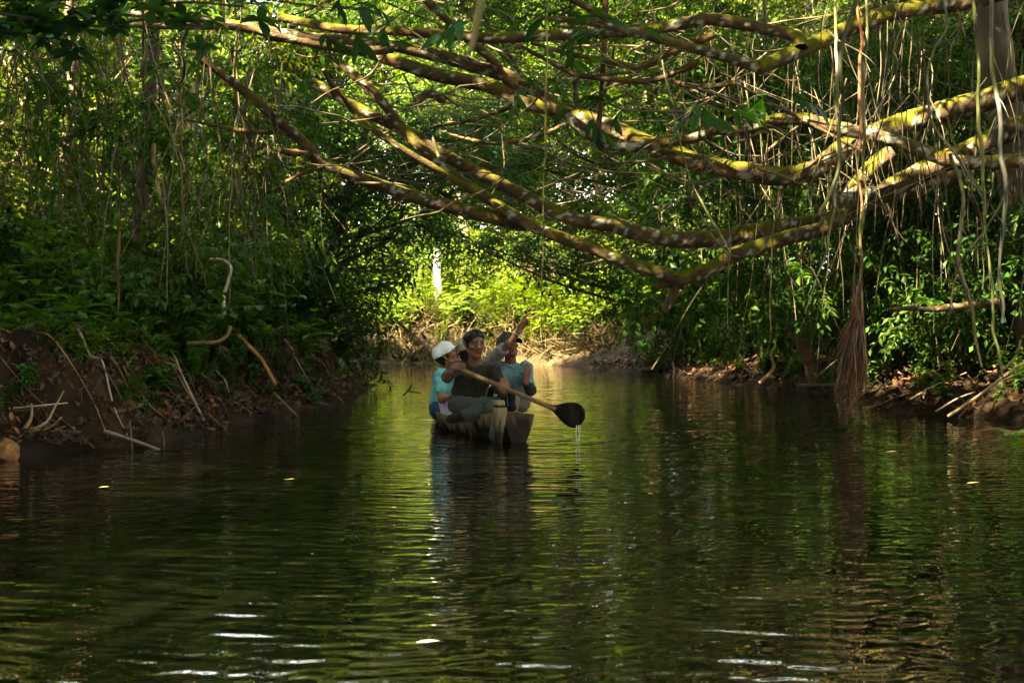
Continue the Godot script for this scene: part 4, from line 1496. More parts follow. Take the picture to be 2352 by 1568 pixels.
func hand_bones(wrist: Vector3, dir: Vector3, back: Vector3, curl: Array, side: float, size := 1.0, thumb_in := 0.6) -> Array:
	# A palm and five fingers. DIR runs along the palm, BACK out of the back of the hand, SIDE is +1 or -1 for the thumb's side; CURL holds each finger's bend
	dir = dir.normalized()
	back = (back - dir * back.dot(dir)).normalized()
	var across := dir.cross(back).normalized() * side
	var out := []
	var knuckles := []
	for k in 4:
		knuckles.append(wrist + (dir * [0.088, 0.092, 0.088, 0.08][k] + across * [0.030, 0.010, -0.010, -0.028][k]) * size)
		out.append([wrist + across * [0.016, 0.006, -0.006, -0.016][k] * size, knuckles[k], 0.014 * size, 0.0125 * size])
	for k in 4:
		var len: float = [0.072, 0.080, 0.074, 0.058][k] * size
		var p: Vector3 = knuckles[k]
		var bend: float = 0.35 * curl[k]
		for j in 3:
			var v := (dir * cos(bend) - back * sin(bend)).normalized()
			var q: Vector3 = p + v * len * [0.44, 0.31, 0.25][j]
			out.append([p, q, [0.0098, 0.009, 0.0082][j] * size, [0.009, 0.0082, 0.0072][j] * size, 0.003])
			p = q
			bend += curl[k]
	var t0 := wrist + (dir * 0.02 + across * 0.022) * size
	var t1 := t0 + (dir * 0.032 + across * 0.024 - back * 0.012) * size
	var t2 := t1 + (dir * 0.030 + across * lerpf(0.014, -0.006, thumb_in) - back * 0.018 * thumb_in) * size
	var t3 := t2 + (dir * 0.024 - across * 0.01 * thumb_in - back * 0.014 * thumb_in) * size
	out.append([t0, t1, 0.014 * size, 0.0115 * size])
	out.append([t1, t2, 0.0112 * size, 0.0098 * size, 0.004])
	out.append([t2, t3, 0.0098 * size, 0.008 * size, 0.003])
	return out


func head_bones(c: Vector3, s: Vector3, u: Vector3, f: Vector3) -> Array:
	var w := func(x: float, y: float, z: float) -> Vector3: return c + s * x + u * y + f * z
	var out := [
		[w.call(0, 0.038, -0.028), w.call(0, 0.034, 0.022), 0.080, 0.072],
		[w.call(0, 0.0, 0.030), w.call(0, -0.075, 0.046), 0.056, 0.034],
		[w.call(0, -0.10, 0.062), w.call(0, -0.092, 0.056), 0.020, 0.022, 0.02],
		[w.call(-0.036, 0.024, 0.078), w.call(0.036, 0.024, 0.078), 0.012, 0.012, 0.015],
		[w.call(0, 0.012, 0.090), w.call(0, -0.030, 0.110), 0.008, 0.012, 0.010],
		[w.call(-0.013, -0.036, 0.098), w.call(0.013, -0.036, 0.098), 0.008, 0.008, 0.008],
		[w.call(-0.018, -0.062, 0.088), w.call(0.018, -0.062, 0.088), 0.008, 0.008, 0.008],
		[w.call(-0.016, -0.074, 0.085), w.call(0.016, -0.074, 0.085), 0.008, 0.008, 0.008],
	]
	for e in [-1.0, 1.0]:
		out.append([w.call(0.050 * e, -0.02, 0.050), w.call(0.040 * e, -0.028, 0.068), 0.020, 0.016, 0.02])
		out.append([w.call(0.048 * e, -0.055, 0.005), w.call(0.012 * e, -0.098, 0.056), 0.021, 0.016, 0.03])
		out.append([w.call(0.074 * e, -0.030, -0.006), w.call(0.083 * e, 0.018, -0.014), 0.009, 0.013, 0.008])
		out.append([w.call(0.033 * e, 0.004, 0.104), w.call(0.033 * e, 0.004, 0.105), -0.017, -0.017, 0.008])
		out.append([w.call(0.032 * e, 0.003, 0.074), w.call(0.033 * e, 0.003, 0.075), 0.0125, 0.0125, 0.003])
	return out


func person(label: String, J: Dictionary, L: Dictionary) -> Node3D:
	# J: joints in the world; L: the look. A is the figure's arm and leg on the left of the picture, B the other
	var o := thing("person", label, "person", J.pelvis)
	var f: Vector3 = J.face.normalized()
	var u: Vector3 = J.get("head_up", Vector3.UP)
	u = (u - f * f.dot(u)).normalized()
	var s := f.cross(u).normalized()
	var c: Vector3 = J.head
	var skin: Color = L.skin
	var tone_at := func(p: Vector3, n: Vector3) -> Color:
		var q := p - c
		var x := q.dot(s)
		var y := q.dot(u)
		var z := q.dot(f)
		var b := 1.0 + 0.14 * bark_noise.get_noise_3dv(p * 30.0)
		var col := Color(skin.r * b, skin.g * b, skin.b * b)
		if z > 0.03 and absf(x) < 0.07 and absf(y) < 0.12:
			var ex := absf(x) - 0.032
			if Vector2(ex, (y - 0.003) * 1.5).length() < 0.0078 and z > 0.07:
				col = Color(0.012, 0.008, 0.006)
			elif Vector2(ex * 0.75, (y - 0.003) * 1.7).length() < 0.0115 and z > 0.066:
				col = Color(0.11, 0.085, 0.07)
			elif absf(y - 0.026 + ex * ex * 6.0) < 0.0055 and absf(ex) < 0.022 and z > 0.06:
				col = Color(0.02, 0.014, 0.01)
			elif L.get("moustache", false) and absf(y + 0.051 + absf(x) * 0.12) < 0.006 and absf(x) < 0.03:
				col = col.lerp(Color(0.02, 0.014, 0.01), 0.8)
			elif absf(y + 0.067) < 0.0095 and absf(x) < 0.024 and z > 0.085:
				col = Color(skin.r * 0.85, skin.g * 0.55, skin.b * 0.55) if absf(y + 0.067) > 0.0016 else Color(skin.r * 0.25, skin.g * 0.18, skin.b * 0.18)
		return col
	var plain_skin := func(p: Vector3, n: Vector3) -> Color:
		var b := 1.0 + 0.16 * bark_noise.get_noise_3dv(p * 25.0)
		return Color(skin.r * b, skin.g * b, skin.b * b)
	var nb: Vector3 = J.neck
	var body := Geo.new()
	var hb := head_bones(c, s, u, f)
	hb.append([c - u * 0.055 - f * 0.012, nb, 0.05, 0.056, 0.03])
	sdf(body, hb, L.get("fine", 0.0055), 0.022, tone_at)
	var bones := [[nb + Vector3(0, 0.01, 0), nb - Vector3(0, 0.05, 0), 0.05, 0.05]]
	var arms := []
	for e in ["A", "B"]:
		if J.has("sh" + e):
			bones.append([J["sh" + e], nb - Vector3(0, 0.05, 0), 0.04, 0.045])
		bones.append([nb - Vector3(0, 0.06, 0), J.pelvis, 0.055, 0.075])
		if J.has("wr" + e):
			bones.append([J["sh" + e], J["el" + e], 0.038, 0.035])
			bones.append([J["el" + e], J["wr" + e], 0.037, 0.025])
		if J.has("an" + e):
			bones.append([J["hip" + e], J["kn" + e], 0.07, 0.05])
			bones.append([J["kn" + e], J["an" + e], 0.05, 0.034])
			bones.append([J["an" + e], J["an" + e] + J.get("toe" + e, Vector3(0.02, -0.02, 0.13)), 0.036, 0.028])
	sdf(body, bones, 0.014, 0.03, plain_skin)
	for e in ["A", "B"]:
		if J.has("hand" + e):
			sdf(body, J["hand" + e], 0.0038, 0.008, plain_skin)
	var shift := func(g: Geo) -> ArrayMesh:
		for k in g.v.size():
			g.v[k] -= J.pelvis
		return g.mesh()
	part("body", shift.call(body), M.skin, o)
	# shirt
	var shirt: Color = L.shirt
	var weave := func(p: Vector3, n: Vector3) -> Color:
		var b := 1.0 + 0.12 * bark_noise.get_noise_3dv(p * 14.0) + 0.08 * bark_noise.get_noise_3dv(p * 60.0)
		return Color(shirt.r * b, shirt.g * b, shirt.b * b)
	var g := Geo.new()
	var side: Vector3 = (J.shB - J.shA)
	side = (side * Vector3(1, 0.3, 1)).normalized()
	var down: Vector3 = J.pelvis - nb
	var sb := [
		[J.shA, nb - Vector3(0, 0.065, 0), 0.052, 0.058],
		[J.shB, nb - Vector3(0, 0.065, 0), 0.052, 0.058],
		[nb - Vector3(0, 0.062, 0), nb - Vector3(0, 0.11, 0), 0.062, 0.085],
		[nb + down * 0.3 - side * 0.07, J.pelvis - side * 0.05, 0.088, 0.092],
		[nb + down * 0.3 + side * 0.07, J.pelvis + side * 0.05, 0.088, 0.092],
		[nb + down * 0.32, J.pelvis, 0.09, 0.10],
	]
	var cut: float = L.sleeve
	for e in ["A", "B"]:
		if J.has("wr" + e):
			var se: float = L.get("sleeve" + e, cut)
			var a: Vector3 = J["sh" + e]
			var m: Vector3 = J["el" + e]
			if se <= 1.0:
				sb.append([a, a.lerp(m, se), 0.056, 0.058 if se < 0.8 else 0.052])
			else:
				sb.append([a, m, 0.056, 0.048])
				sb.append([m, m.lerp(J["wr" + e], se - 1.0), 0.05, 0.042])
	sdf(g, sb, 0.0115, 0.05, weave, [], L.get("fold", 0.008), L.get("seed", 1.0))
	part("shirt", shift.call(g), M.cloth, o)
	if L.has("under"):
		var uc: Color = L.under
		var dark := func(p: Vector3, n: Vector3) -> Color:
			var b := 1.0 + 0.2 * bark_noise.get_noise_3dv(p * 14.0)
			return Color(uc.r * b, uc.g * b, uc.b * b)
		var ug := Geo.new()
		sdf(ug, [[J.shB.lerp(J.elB, 0.8), J.elB, 0.046, 0.047], [J.elB, J.elB.lerp(J.wrB, 0.8), 0.047, 0.038]], 0.01, 0.03, dark, [], 0.006, 3.0)
		part("undersleeve", shift.call(ug), M.cloth, o)
	for e in ["A", "B"]:
		if J.has("an" + e):
			var sg := Geo.new()
			var toe: Vector3 = J.get("toe" + e, Vector3(0.02, -0.02, 0.13))
			var leather := func(p: Vector3, n: Vector3) -> Color: return Color(0.016, 0.015, 0.014)
			sdf(sg, [[J["an" + e], J["an" + e] + toe, 0.046, 0.042]], 0.012, 0.02, leather)
			part("shoe", shift.call(sg), M.cloth, o)
	# trousers
	if L.has("trousers"):
		var tc: Color = L.trousers
		var weave2 := func(p: Vector3, n: Vector3) -> Color:
			var b := 1.0 + 0.16 * bark_noise.get_noise_3dv(p * 11.0)
			return Color(tc.r * b, tc.g * b, tc.b * b)
		var t := Geo.new()
		var tb := [[J.pelvis - side * 0.06, J.pelvis + side * 0.06, 0.105, 0.105]]
		for e in ["A", "B"]:
			if J.has("an" + e):
				tb.append([J["hip" + e], J["kn" + e], 0.088, 0.066])
				tb.append([J["kn" + e], J["an" + e], 0.066, 0.052])
		sdf(t, tb, 0.0125, 0.04, weave2, [], 0.012, 7.0)
		part("trousers", shift.call(t), M.cloth, o)
	var w := func(x: float, y: float, z: float) -> Vector3: return c + s * x + u * y + f * z
	# hair
	var hair: Color = L.hair
	var strands := func(p: Vector3, n: Vector3) -> Color:
		var b := 1.0 + 0.5 * bark_noise.get_noise_3dv(p * 90.0)
		return Color(hair.r * b, hair.g * b, hair.b * b)
	var h := Geo.new()
	var top_lift: float = 0.012 if not L.has("cap") else 0.002
	sdf(h, [
		[w.call(0, 0.040, -0.034), w.call(0, 0.048 + top_lift * 0.6, 0.020), 0.084 + top_lift * 0.4, 0.074 + top_lift * 0.5],
		[w.call(0, 0.0, -0.05), w.call(0, -0.045, -0.05), 0.062, 0.045],
		[w.call(-0.062, 0.02, 0.004), w.call(-0.064, -0.016, 0.012), 0.020, 0.012],
		[w.call(0.062, 0.02, 0.004), w.call(0.064, -0.016, 0.012), 0.020, 0.012],
		[w.call(0, -0.002, 0.12), w.call(0, -0.07, 0.10), -0.076, -0.08, 0.012],
		[w.call(-0.09, -0.012, 0.0), w.call(-0.085, -0.04, 0.01), -0.02, -0.024, 0.006],
		[w.call(0.09, -0.012, 0.0), w.call(0.085, -0.04, 0.01), -0.02, -0.024, 0.006],
	], 0.006, 0.015, strands, [], 0.004, 3.0)
	part("hair", shift.call(h), M.hair, o)
	# cap
	if L.has("cap"):
		var cc: Color = L.cap
		var felt := func(p: Vector3, n: Vector3) -> Color:
			var b := 1.0 + 0.05 * bark_noise.get_noise_3dv(p * 40.0)
			if L.get("checked", false):
				var q := p - c
				b *= 1.6 if sin(q.dot(s) * 420.0) * sin(q.dot(u + f) * 420.0) > 0.1 else 0.5
			return Color(cc.r * b, cc.g * b, cc.b * b)
		var k := Geo.new()
		sdf(k, [[w.call(0, 0.040, -0.036), w.call(0, 0.044, 0.020), 0.093, 0.085], [w.call(0, 0.07, -0.01), w.call(0, 0.075, 0.01), 0.068, 0.064]], 0.006, 0.02, felt, [[w.call(0, 0.022, 0), -(u + f * 0.12).normalized()]])
		var crown := part("cap", shift.call(k), M.cloth, o)
		# the peak: a curved sheet with thickness
		var b := Geo.new()
		var cols := 11
		var rws := 7
		for face in 2:
			for i in rws:
				var fi := i / (rws - 1.0)
				for j in cols:
					var a := lerpf(-1.15, 1.15, j / (cols - 1.0))
					var rr := 0.088 + 0.070 * fi * pow(cos(a * 0.8), 0.8)
					var x := sin(a) * rr * 0.9
					var z := cos(a) * rr + 0.004
					var y: float = 0.030 + L.get("peak_lift", 0.0) * fi - 0.55 * x * x / 0.09 * 0.3 - 0.012 * fi - 0.004 * face
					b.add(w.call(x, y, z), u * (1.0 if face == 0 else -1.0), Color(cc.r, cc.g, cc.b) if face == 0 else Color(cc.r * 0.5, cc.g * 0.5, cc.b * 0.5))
			for i in rws - 1:
				for j in cols - 1:
					var q := face * rws * cols + i * cols + j
					b.quad(q, q + cols, q + cols + 1, q + 1)
		for j in cols - 1:
			var q := (rws - 1) * cols + j
			b.quad(q, q + rws * cols, q + rws * cols + 1, q + 1)
		part("peak", shift.call(b), M.cloth, crown)
	return o


func build_people() -> void:
	# the man with the paddle
	var shaft := (at(1262, 934, 10.32) - at(1049, 845, 10.66)).normalized()
	var grip := at(1048, 846, 10.66)
	var low := at(1153, 886, 10.49)
	var J := {
		"head": at(1090, 791, 10.98), "face": Vector3(0.42, 0.02, 0.91), "neck": at(1093, 838, 11.03), "pelvis": at(1071, 925, 11.08),
		"shA": at(1053, 845, 11.04), "elA": at(1026, 866, 10.83), "wrA": at(1037, 853, 10.70),
		"shB": at(1136, 851, 11.0), "elB": at(1153, 896, 10.86), "wrB": at(1158, 874, 10.60),
		"hipA": at(1055, 932, 11.02), "knA": at(1124, 938, 10.78), "anA": at(1066, 956, 10.80), "toeA": Vector3(-0.11, -0.02, 0.04),
		"hipB": at(1088, 928, 11.12), "knB": at(1134, 930, 10.86), "anB": at(1128, 985, 10.92),
	}
	var side_up := shaft.cross(Vector3(0, 0, 1)).normalized()
	J.handA = hand_bones(grip + Vector3(-0.035, 0.006, -0.045), Vector3(0.55, 0.12, 0.6), Vector3(-0.35, 0.55, 0.75), [1.05, 1.1, 1.15, 1.2], -1.0, 0.95, 1.0)
	J.handB = hand_bones(at(1158, 872, 10.565), Vector3(-0.08, -0.42, 0.62), Vector3(0.15, 0.82, 0.55), [0.75, 0.8, 0.85, 0.95], -1.0, 1.0, 0.8)
	person("man in a dark olive shirt holding the long paddle at the bow", J, {"skin": Color(0.155, 0.075, 0.042), "shirt": Color(0.026, 0.024, 0.018), "sleeve": 0.95, "sleeveB": 1.7, "trousers": Color(0.05, 0.058, 0.052), "hair": Color(0.012, 0.010, 0.009), "moustache": true, "fine": 0.0042, "fold": 0.014, "seed": 2.0})

	# the man in the turquoise shirt and white cap
	var K := {
		"head": at(1027, 816, 11.95), "face": Vector3(0.76, 0.50, 0.16), "head_up": Vector3(-0.6, 0.8, 0.0), "neck": at(1021, 846, 12.0), "pelvis": at(1013, 938, 12.02),
		"shA": at(1012, 862, 11.84), "elA": at(1015, 916, 11.70), "wrA": at(1046, 908, 11.62),
		"shB": at(1030, 858, 12.16),
		"hipA": at(1008, 944, 11.86), "knA": at(1058, 938, 11.72), "anA": at(1060, 985, 11.75),
	}
	K.handA = hand_bones(K.wrA, Vector3(1, -0.1, 0.2), Vector3(0.1, 1, 0.2), [0.4, 0.4, 0.4, 0.4], 1.0, 0.95)
	var blue := person("man in a turquoise shirt and white cap looking up", K, {"skin": Color(0.26, 0.115, 0.06), "shirt": Color(0.16, 0.42, 0.46), "sleeve": 0.62, "trousers": Color(0.035, 0.07, 0.14), "hair": Color(0.012, 0.010, 0.009), "cap": Color(0.72, 0.73, 0.74), "peak_lift": 0.02, "fold": 0.012, "seed": 5.0})

	# the man in the grey-green shirt and checked cap
	var T := {
		"head": at(1168, 795, 11.83), "face": Vector3(0.42, 0.40, 0.80), "head_up": Vector3(-0.25, 0.95, -0.3), "neck": at(1173, 834, 11.90), "pelvis": at(1180, 922, 12.00),
		"shA": at(1147, 846, 11.90), "elA": at(1139, 903, 11.78), "wrA": at(1130, 919, 11.32),
		"shB": at(1208, 845, 11.86), "elB": at(1219, 897, 11.73), "wrB": at(1207, 879, 11.32),
		"hipA": at(1168, 932, 11.90), "knA": at(1174, 922, 11.25), "anA": at(1172, 962, 11.22),
	}
	T.handA = hand_bones(T.wrA, Vector3(-0.75, 0.0, 0.55), Vector3(0, 1, 0.2), [0.4, 0.4, 0.4, 0.4], 1.0, 0.95)
	T.handB = hand_bones(T.wrB, Vector3(0.12, 0.9, 0.1), Vector3(0.75, 0.15, 0.6), [0.2, 0.16, 0.2, 0.3], 1.0, 1.0, 0.1)
	var teal := person("man in a grey-green collared shirt raising an open hand", T, {"skin": Color(0.17, 0.075, 0.045), "shirt": Color(0.13, 0.22, 0.23), "sleeve": 0.9, "trousers": Color(0.15, 0.13, 0.09), "under": Color(0.012, 0.012, 0.013), "hair": Color(0.015, 0.012, 0.01), "cap": Color(0.05, 0.05, 0.05), "checked": true, "fold": 0.013, "seed": 9.0})
	# collars
	for q in [[teal, T, Color(0.15, 0.25, 0.26), 0.062], [blue, K, Color(0.18, 0.45, 0.48), 0.060]]:
		var J2: Dictionary = q[1]
		var fw: Vector3 = (J2.face * Vector3(1, 0, 1)).normalized()
		var sd := fw.cross(Vector3.UP)
		var cg := Geo.new()
		var path := PackedVector3Array()
		for k in 21:
			var a := lerpf(-PI * 0.93, PI * 0.93, k / 20.0)
			var drop := 0.012 - 0.045 * pow(absf(a) / PI, 3.0)
			path.append(J2.neck - J2.pelvis + Vector3(0, drop - 0.012, 0) + (-fw * cos(a) + sd * sin(a)) * (float(q[3]) + 0.02 * pow(absf(a) / PI, 2.0)))
		tube(cg, path, 0.013, 0.013, 8, q[2], 0.1, 0.0)
		part("collar", cg.mesh(), M.cloth, q[0])
	# a strip of buttons and a pocket flap on the grey-green shirt
	for k in 4:
		var bm := SphereMesh.new()
		bm.radius = 0.006
		bm.height = 0.008
		bm.radial_segments = 8
		bm.rings = 4
		var bt := part("button", bm, M.seat, teal)
		bt.position = T.neck - T.pelvis + Vector3(0.012 + 0.004 * k, -0.10 - 0.045 * k, 0.085 + 0.004 * k)

	# the man who points
	var W := {
		"head": at(1073, 806, 12.1), "face": Vector3(0.62, 0.30, -0.6), "head_up": Vector3(-0.3, 0.95, 0.1), "neck": at(1086, 836, 12.13), "pelvis": at(1098, 922, 12.2),
		"shA": at(1058, 848, 12.3),
		"shB": at(1122, 832, 11.95), "elB": at(1170, 790, 11.55), "wrB": at(1192, 760, 11.38),
		"hipA": at(1098, 935, 12.2), "knA": at(1140, 935, 12.15), "anA": at(1140, 968, 12.1),
	}
	W.handB = hand_bones(W.wrB, Vector3(0.55, 0.78, 0.1), Vector3(-0.55, 0.4, -0.75), [0.06, 1.1, 1.2, 1.25], 1.0, 1.0, 0.6)
	var grey := person("man in a grey shirt pointing up with an outstretched arm", W, {"skin": Color(0.23, 0.12, 0.06), "shirt": Color(0.24, 0.22, 0.21), "sleeve": 0.72, "trousers": Color(0.08, 0.08, 0.08), "hair": Color(0.02, 0.016, 0.013), "cap": Color(0.30, 0.27, 0.2), "fold": 0.012, "seed": 12.0})
	var br := Geo.new()
	var along: Vector3 = (W.wrB - W.elB).normalized()
	var ringpts := PackedVector3Array()
	var e1 := along.cross(Vector3.UP).normalized()
	var e2 := along.cross(e1)
	for k in 17:
		ringpts.append(W.wrB - along * 0.02 - W.pelvis + (e1 * cos(TAU * k / 16.0) + e2 * sin(TAU * k / 16.0)) * 0.031)
	tube(br, ringpts, 0.005, 0.005, 6, Color(0.5, 0.45, 0.42), 0.1, 0.0, false)
	part("bracelet", br.mesh(), M.cloth, grey)

	# what lies between them
	var sw := func(list: Array, d: float) -> Array: return px(list, d, d)
	var bag_at := at(1150, 908, 11.2)
	var bag := thing("backpack", "small black backpack with a white check mark behind the bow", "backpack", bag_at)
	var bagm := Geo.new()
	var black := func(p: Vector3, n: Vector3) -> Color:
		var b := 1.0 + 0.3 * bark_noise.get_noise_3dv(p * 20.0)
		return Color(0.012 * b, 0.012 * b, 0.012 * b)
	sdf(bagm, [[Vector3(-0.08, -0.10, 0), Vector3(-0.07, 0.04, 0), 0.05, 0.045], [Vector3(0.09, -0.10, 0), Vector3(0.08, 0.04, 0), 0.05, 0.045], [Vector3(0, -0.1, 0), Vector3(0, 0.05, 0), 0.055, 0.05]], 0.01, 0.05, black, [], 0.006, 4.0)
	part("pouch", bagm.mesh(), M.cloth, bag)
	var mark := Geo.new()
	var swo := [[-0.026, 0.008, 0.001], [-0.024, -0.002, 0.005], [-0.014, -0.009, 0.0058], [0.0, -0.006, 0.0045], [0.014, 0.002, 0.003], [0.028, 0.012, 0.0008]]
	for q in swo:
		for e in [-1.0, 1.0]:
			mark.add(Vector3(q[0], q[1] + q[2] * e + 0.0, 0.0), Vector3(0, 0, 1), Color(0.85, 0.85, 0.85))
	for k in swo.size() - 1:
		mark.quad(k * 2, k * 2 + 1, k * 2 + 3, k * 2 + 2)
	var mk := part("check_mark", mark.mesh(), M.cloth, bag)
	mk.position = Vector3(-0.035, 0.012, 0.068)
	for e in [-1.0, 1.0]:
		var pg := Geo.new()
		tube(pg, spline([Vector3(0.058 * e, 0.07, 0.035), Vector3(0.052 * e, 0.02, 0.052), Vector3(0.066 * e, -0.09, 0.06)], 0.02), 0.004, 0.004, 5, Color(0.05, 0.16, 0.12), 0.2)
		part("piping", pg.mesh(), M.cloth, bag)

	# the lilac towel over the turquoise man's lap
	var tw := Geo.new()
	var t0 := at(1030, 915, 11.78)
	var rows := 14
	for i in rows:
		var fi := i / (rows - 1.0)
		for j in 9:
			var fj := j / 8.0 - 0.5
			var p := Vector3(-0.055 + fj * lerpf(0.10, 0.16, fi) + 0.085 * fi, 0.0 - 0.17 * fi, 0.02 + 0.13 * fi + 0.012 * sin(fj * 16.0 + fi * 2.0))
			tw.add(p, Vector3(0, 0.3, 1), Color(0.42, 0.37, 0.52))
	for i in rows - 1:
		for j in 8:
			var q := i * 9 + j
			tw.quad(q, q + 9, q + 10, q + 1)
	tw.smooth()
	var towel := single("towel", tw.mesh(), M.cloth, "lilac towel draped over the lap of the man in turquoise", "towel")
	towel.position = t0
	# a white paper on the paddler's far side
	var pa := Geo.new()
	var q0 := at(1120, 826, 11.2)
	var qs := [Vector3(-0.03, 0.012, 0), Vector3(0.02, -0.006, 0.02), Vector3(0.05, 0.012, -0.02), Vector3(0.03, -0.02, 0.03), Vector3(-0.02, -0.01, 0.02)]
	for q in qs:
		pa.add(q, Vector3(0, 0.3, 1).normalized(), Color(0.75, 0.74, 0.66))
	pa.tri(0, 1, 4); pa.tri(1, 2, 3); pa.tri(1, 3, 4)
	var collar := part("undershirt_collar", pa.mesh(), M.cloth, grey)
	collar.position = at(1127, 831, 11.86) - W.pelvis


# ---------------------------------------------------------------- small things on the banks and the water

func stick(called: String, label: String, pts: Array, r0: float, r1: float, col: Color, category := "stick", group := "", sides := 7) -> void:
	var base: Vector3 = pts[0]
	for k in pts.size():
		pts[k] -= base
	var g := Geo.new()
	tube(g, spline(pts, 0.05), r0, r1, sides, col, 0.45, 0.4)
	single(called, g.mesh(), M.stem, label, category, group).position = base


func ground_at(u: float, v: float, d: float, lift := 0.0) -> Vector3:
	# The point of the ground below the one seen at (u, v) and distance D
	var p := at(u, v, d)
	return Vector3(p.x, height(p.x, -p.z) + lift, p.z)


func build_small_things() -> void:
	var r := RandomNumberGenerator.new()
	r.seed = 909
	var pale := Color(0.30, 0.24, 0.16)
	var brown := Color(0.13, 0.08, 0.045)
	var orange := Color(0.30, 0.14, 0.06)

	# fallen leaves on both banks
	var lf := Geo.new()
	for k in 5:
		var a := k * 1.26 + r.randf() * 0.5
		broad_leaf(lf, Vector3(r.randf_range(-0.09, 0.09), r.randf_range(0.0, 0.012), r.randf_range(-0.09, 0.09)), Vector3(cos(a), r.randf_range(-0.2, 0.5), sin(a)).normalized(), Vector3.UP, r.randf_range(0.06, 0.12), r.randf_range(0.025, 0.05), Color.WHITE * r.randf_range(0.6, 1.3), r.randf_range(-0.5, 0.3), 3)
	P.litter = lf.mesh()
	var both := func(x: float, d: float) -> bool:
		var g := maxf(lookup(LEFT, d) - x, x - lookup(RIGHT, d))
		return g > 0.12 and g < 4.0
	strew("leaf_litter", P.litter, M.stem, "brown fallen leaves strewn over the mud of both banks", "leaf litter", Vector2(-8.0, 6.5), Vector2(9.0, 29.0), 14000, both, Color(0.115, 0.062, 0.034), 51, 0.5, 1.3, 0.5, 0.25, 0.025)
	strew("mud_litter", P.litter, M.stem, "wet brown leaves and chips on the dark mud of the left bank", "leaf litter", Vector2(-5.5, 7.5), Vector2(-2.0, 18.0), 9000, both, Color(0.075, 0.045, 0.028), 54, 0.3, 0.9, 0.7, 0.3, 0.02)
	# twigs and debris
	var tw := Geo.new()
	for k in 6:
		var a := r.randf() * TAU
		var c := Vector3(r.randf_range(-0.15, 0.15), r.randf_range(0.0, 0.04), r.randf_range(-0.15, 0.15))
		var d := Vector3(cos(a), r.randf_range(-0.25, 0.35), sin(a)) * r.randf_range(0.1, 0.3)
		tube(tw, spline([c - d, c + Vector3(0, 0.02, 0), c + d], 0.1), 0.006, 0.003, 4, Color.WHITE * r.randf_range(0.6, 1.3), 0.2, 0.0, false)
	P.twigs = tw.mesh()
	strew("twig_debris", P.twigs, M.stem, "broken twigs and drift debris along both banks", "twigs", Vector2(-6.0, 7.0), Vector2(8.0, 29.0), 2600, both, Color(0.10, 0.066, 0.04), 52, 0.35, 0.9, 0.5, 0.2)
	var far_twigs := func(x: float, d: float) -> bool:
		var gf := d - lookup(FAR, x)
		return gf > 0.05 and gf < 2.2
	strew("straw_debris", P.twigs, M.stem, "dry straw and sticks at the foot of the far bank", "debris", Vector2(-6.0, 30.5), Vector2(4.0, 36.0), 1400, far_twigs, Color(0.17, 0.12, 0.06), 53, 0.8, 2.0, 0.6, 0.15)

	# roots that run down the face of the left bank
	for k in 46:
		var d := 8.8 + k * 0.24 + r.randf_range(-0.1, 0.1)
		var xl := lookup(LEFT, d)
		var pts := []
		var slant := r.randf_range(-0.25, 0.5)
		var reach := r.randf_range(0.7, 1.25)
		var stop := r.randf_range(0.0, 0.35)
		for s in 6:
			var f := s / 5.0
			var gx := lerpf(reach, stop, f)
			var dd := d + slant * (1.0 - f) + r.randfn() * 0.025
			var x := lookup(LEFT, dd) - gx
			pts.append(Vector3(x, height(x, dd) + 0.03 + 0.05 * sin(PI * f) + r.randf() * 0.02, -dd))
		stick("bank_root", "thin root running down the earth face of the left bank", pts, r.randf_range(0.006, 0.02), 0.004, [brown, orange, pale, Color(0.08, 0.055, 0.035)][k % 4], "root", "roots on the face of the left bank", 6)
	# the ones that stand out on the left bank
	stick("bank_root", "long straight root slanting down to the water on the left bank", [ground_at(377, 772, 12.6, 0.06), at(400, 820, 12.2), at(424, 874, 11.9), at(467, 965, 11.6)], 0.012, 0.010, pale, "root")
	stick("bank_root", "thick orange root lit on the slope of the left bank", [at(545, 770, 14.4), at(575, 800, 14.1), at(601, 827, 13.9), at(632, 882, 13.5)], 0.036, 0.018, Color(0.34, 0.17, 0.06), "root")
	stick("bent_branch", "bent brown branch lying on top of the left bank", [at(430, 788, 12.6), at(480, 787, 12.5), at(505, 782, 12.5), at(522, 768, 12.5), at(528, 748, 12.5)], 0.022, 0.018, Color(0.22, 0.13, 0.07), "branch")
	stick("arched_branch", "pale arched branch standing in the grass of the left bank", [at(471, 597, 14.0), at(500, 594, 14.0), at(518, 600, 14.0), at(530, 614, 14.0), at(524, 645, 14.0), at(513, 680, 14.0), at(514, 722, 14.0)], 0.012, 0.022, Color(0.5, 0.44, 0.33), "branch")
	stick("pale_stick", "straight pale stick lying across the old log", [at(20, 938, 9.7), at(90, 931, 9.7), at(155, 925, 9.8)], 0.007, 0.005, Color(0.45, 0.36, 0.24))
	stick("forked_twig", "pale forked twig sticking up from the mud at lower left", [at(52, 990, 9.6), at(68, 965, 9.6), at(72, 945, 9.6), at(71, 926, 9.6)], 0.02, 0.006, Color(0.34, 0.23, 0.12))
	stick("forked_twig", "long curved twig rising over the old log", [at(70, 988, 9.6), at(105, 970, 9.6), at(125, 935, 9.6), at(146, 897, 9.6)], 0.013, 0.005, Color(0.36, 0.27, 0.15))
	stick("forked_twig", "low curved twig in the mud beside the forked twig", [at(72, 990, 9.6), at(110, 983, 9.6), at(142, 957, 9.6)], 0.008, 0.004, Color(0.30, 0.22, 0.13))
	stick("mud_stick", "grey stick sloping from the mud into the water at left", [at(238, 990, 9.9), at(290, 1006, 9.9), at(366, 1033, 9.9)], 0.017, 0.012, Color(0.16, 0.13, 0.11))
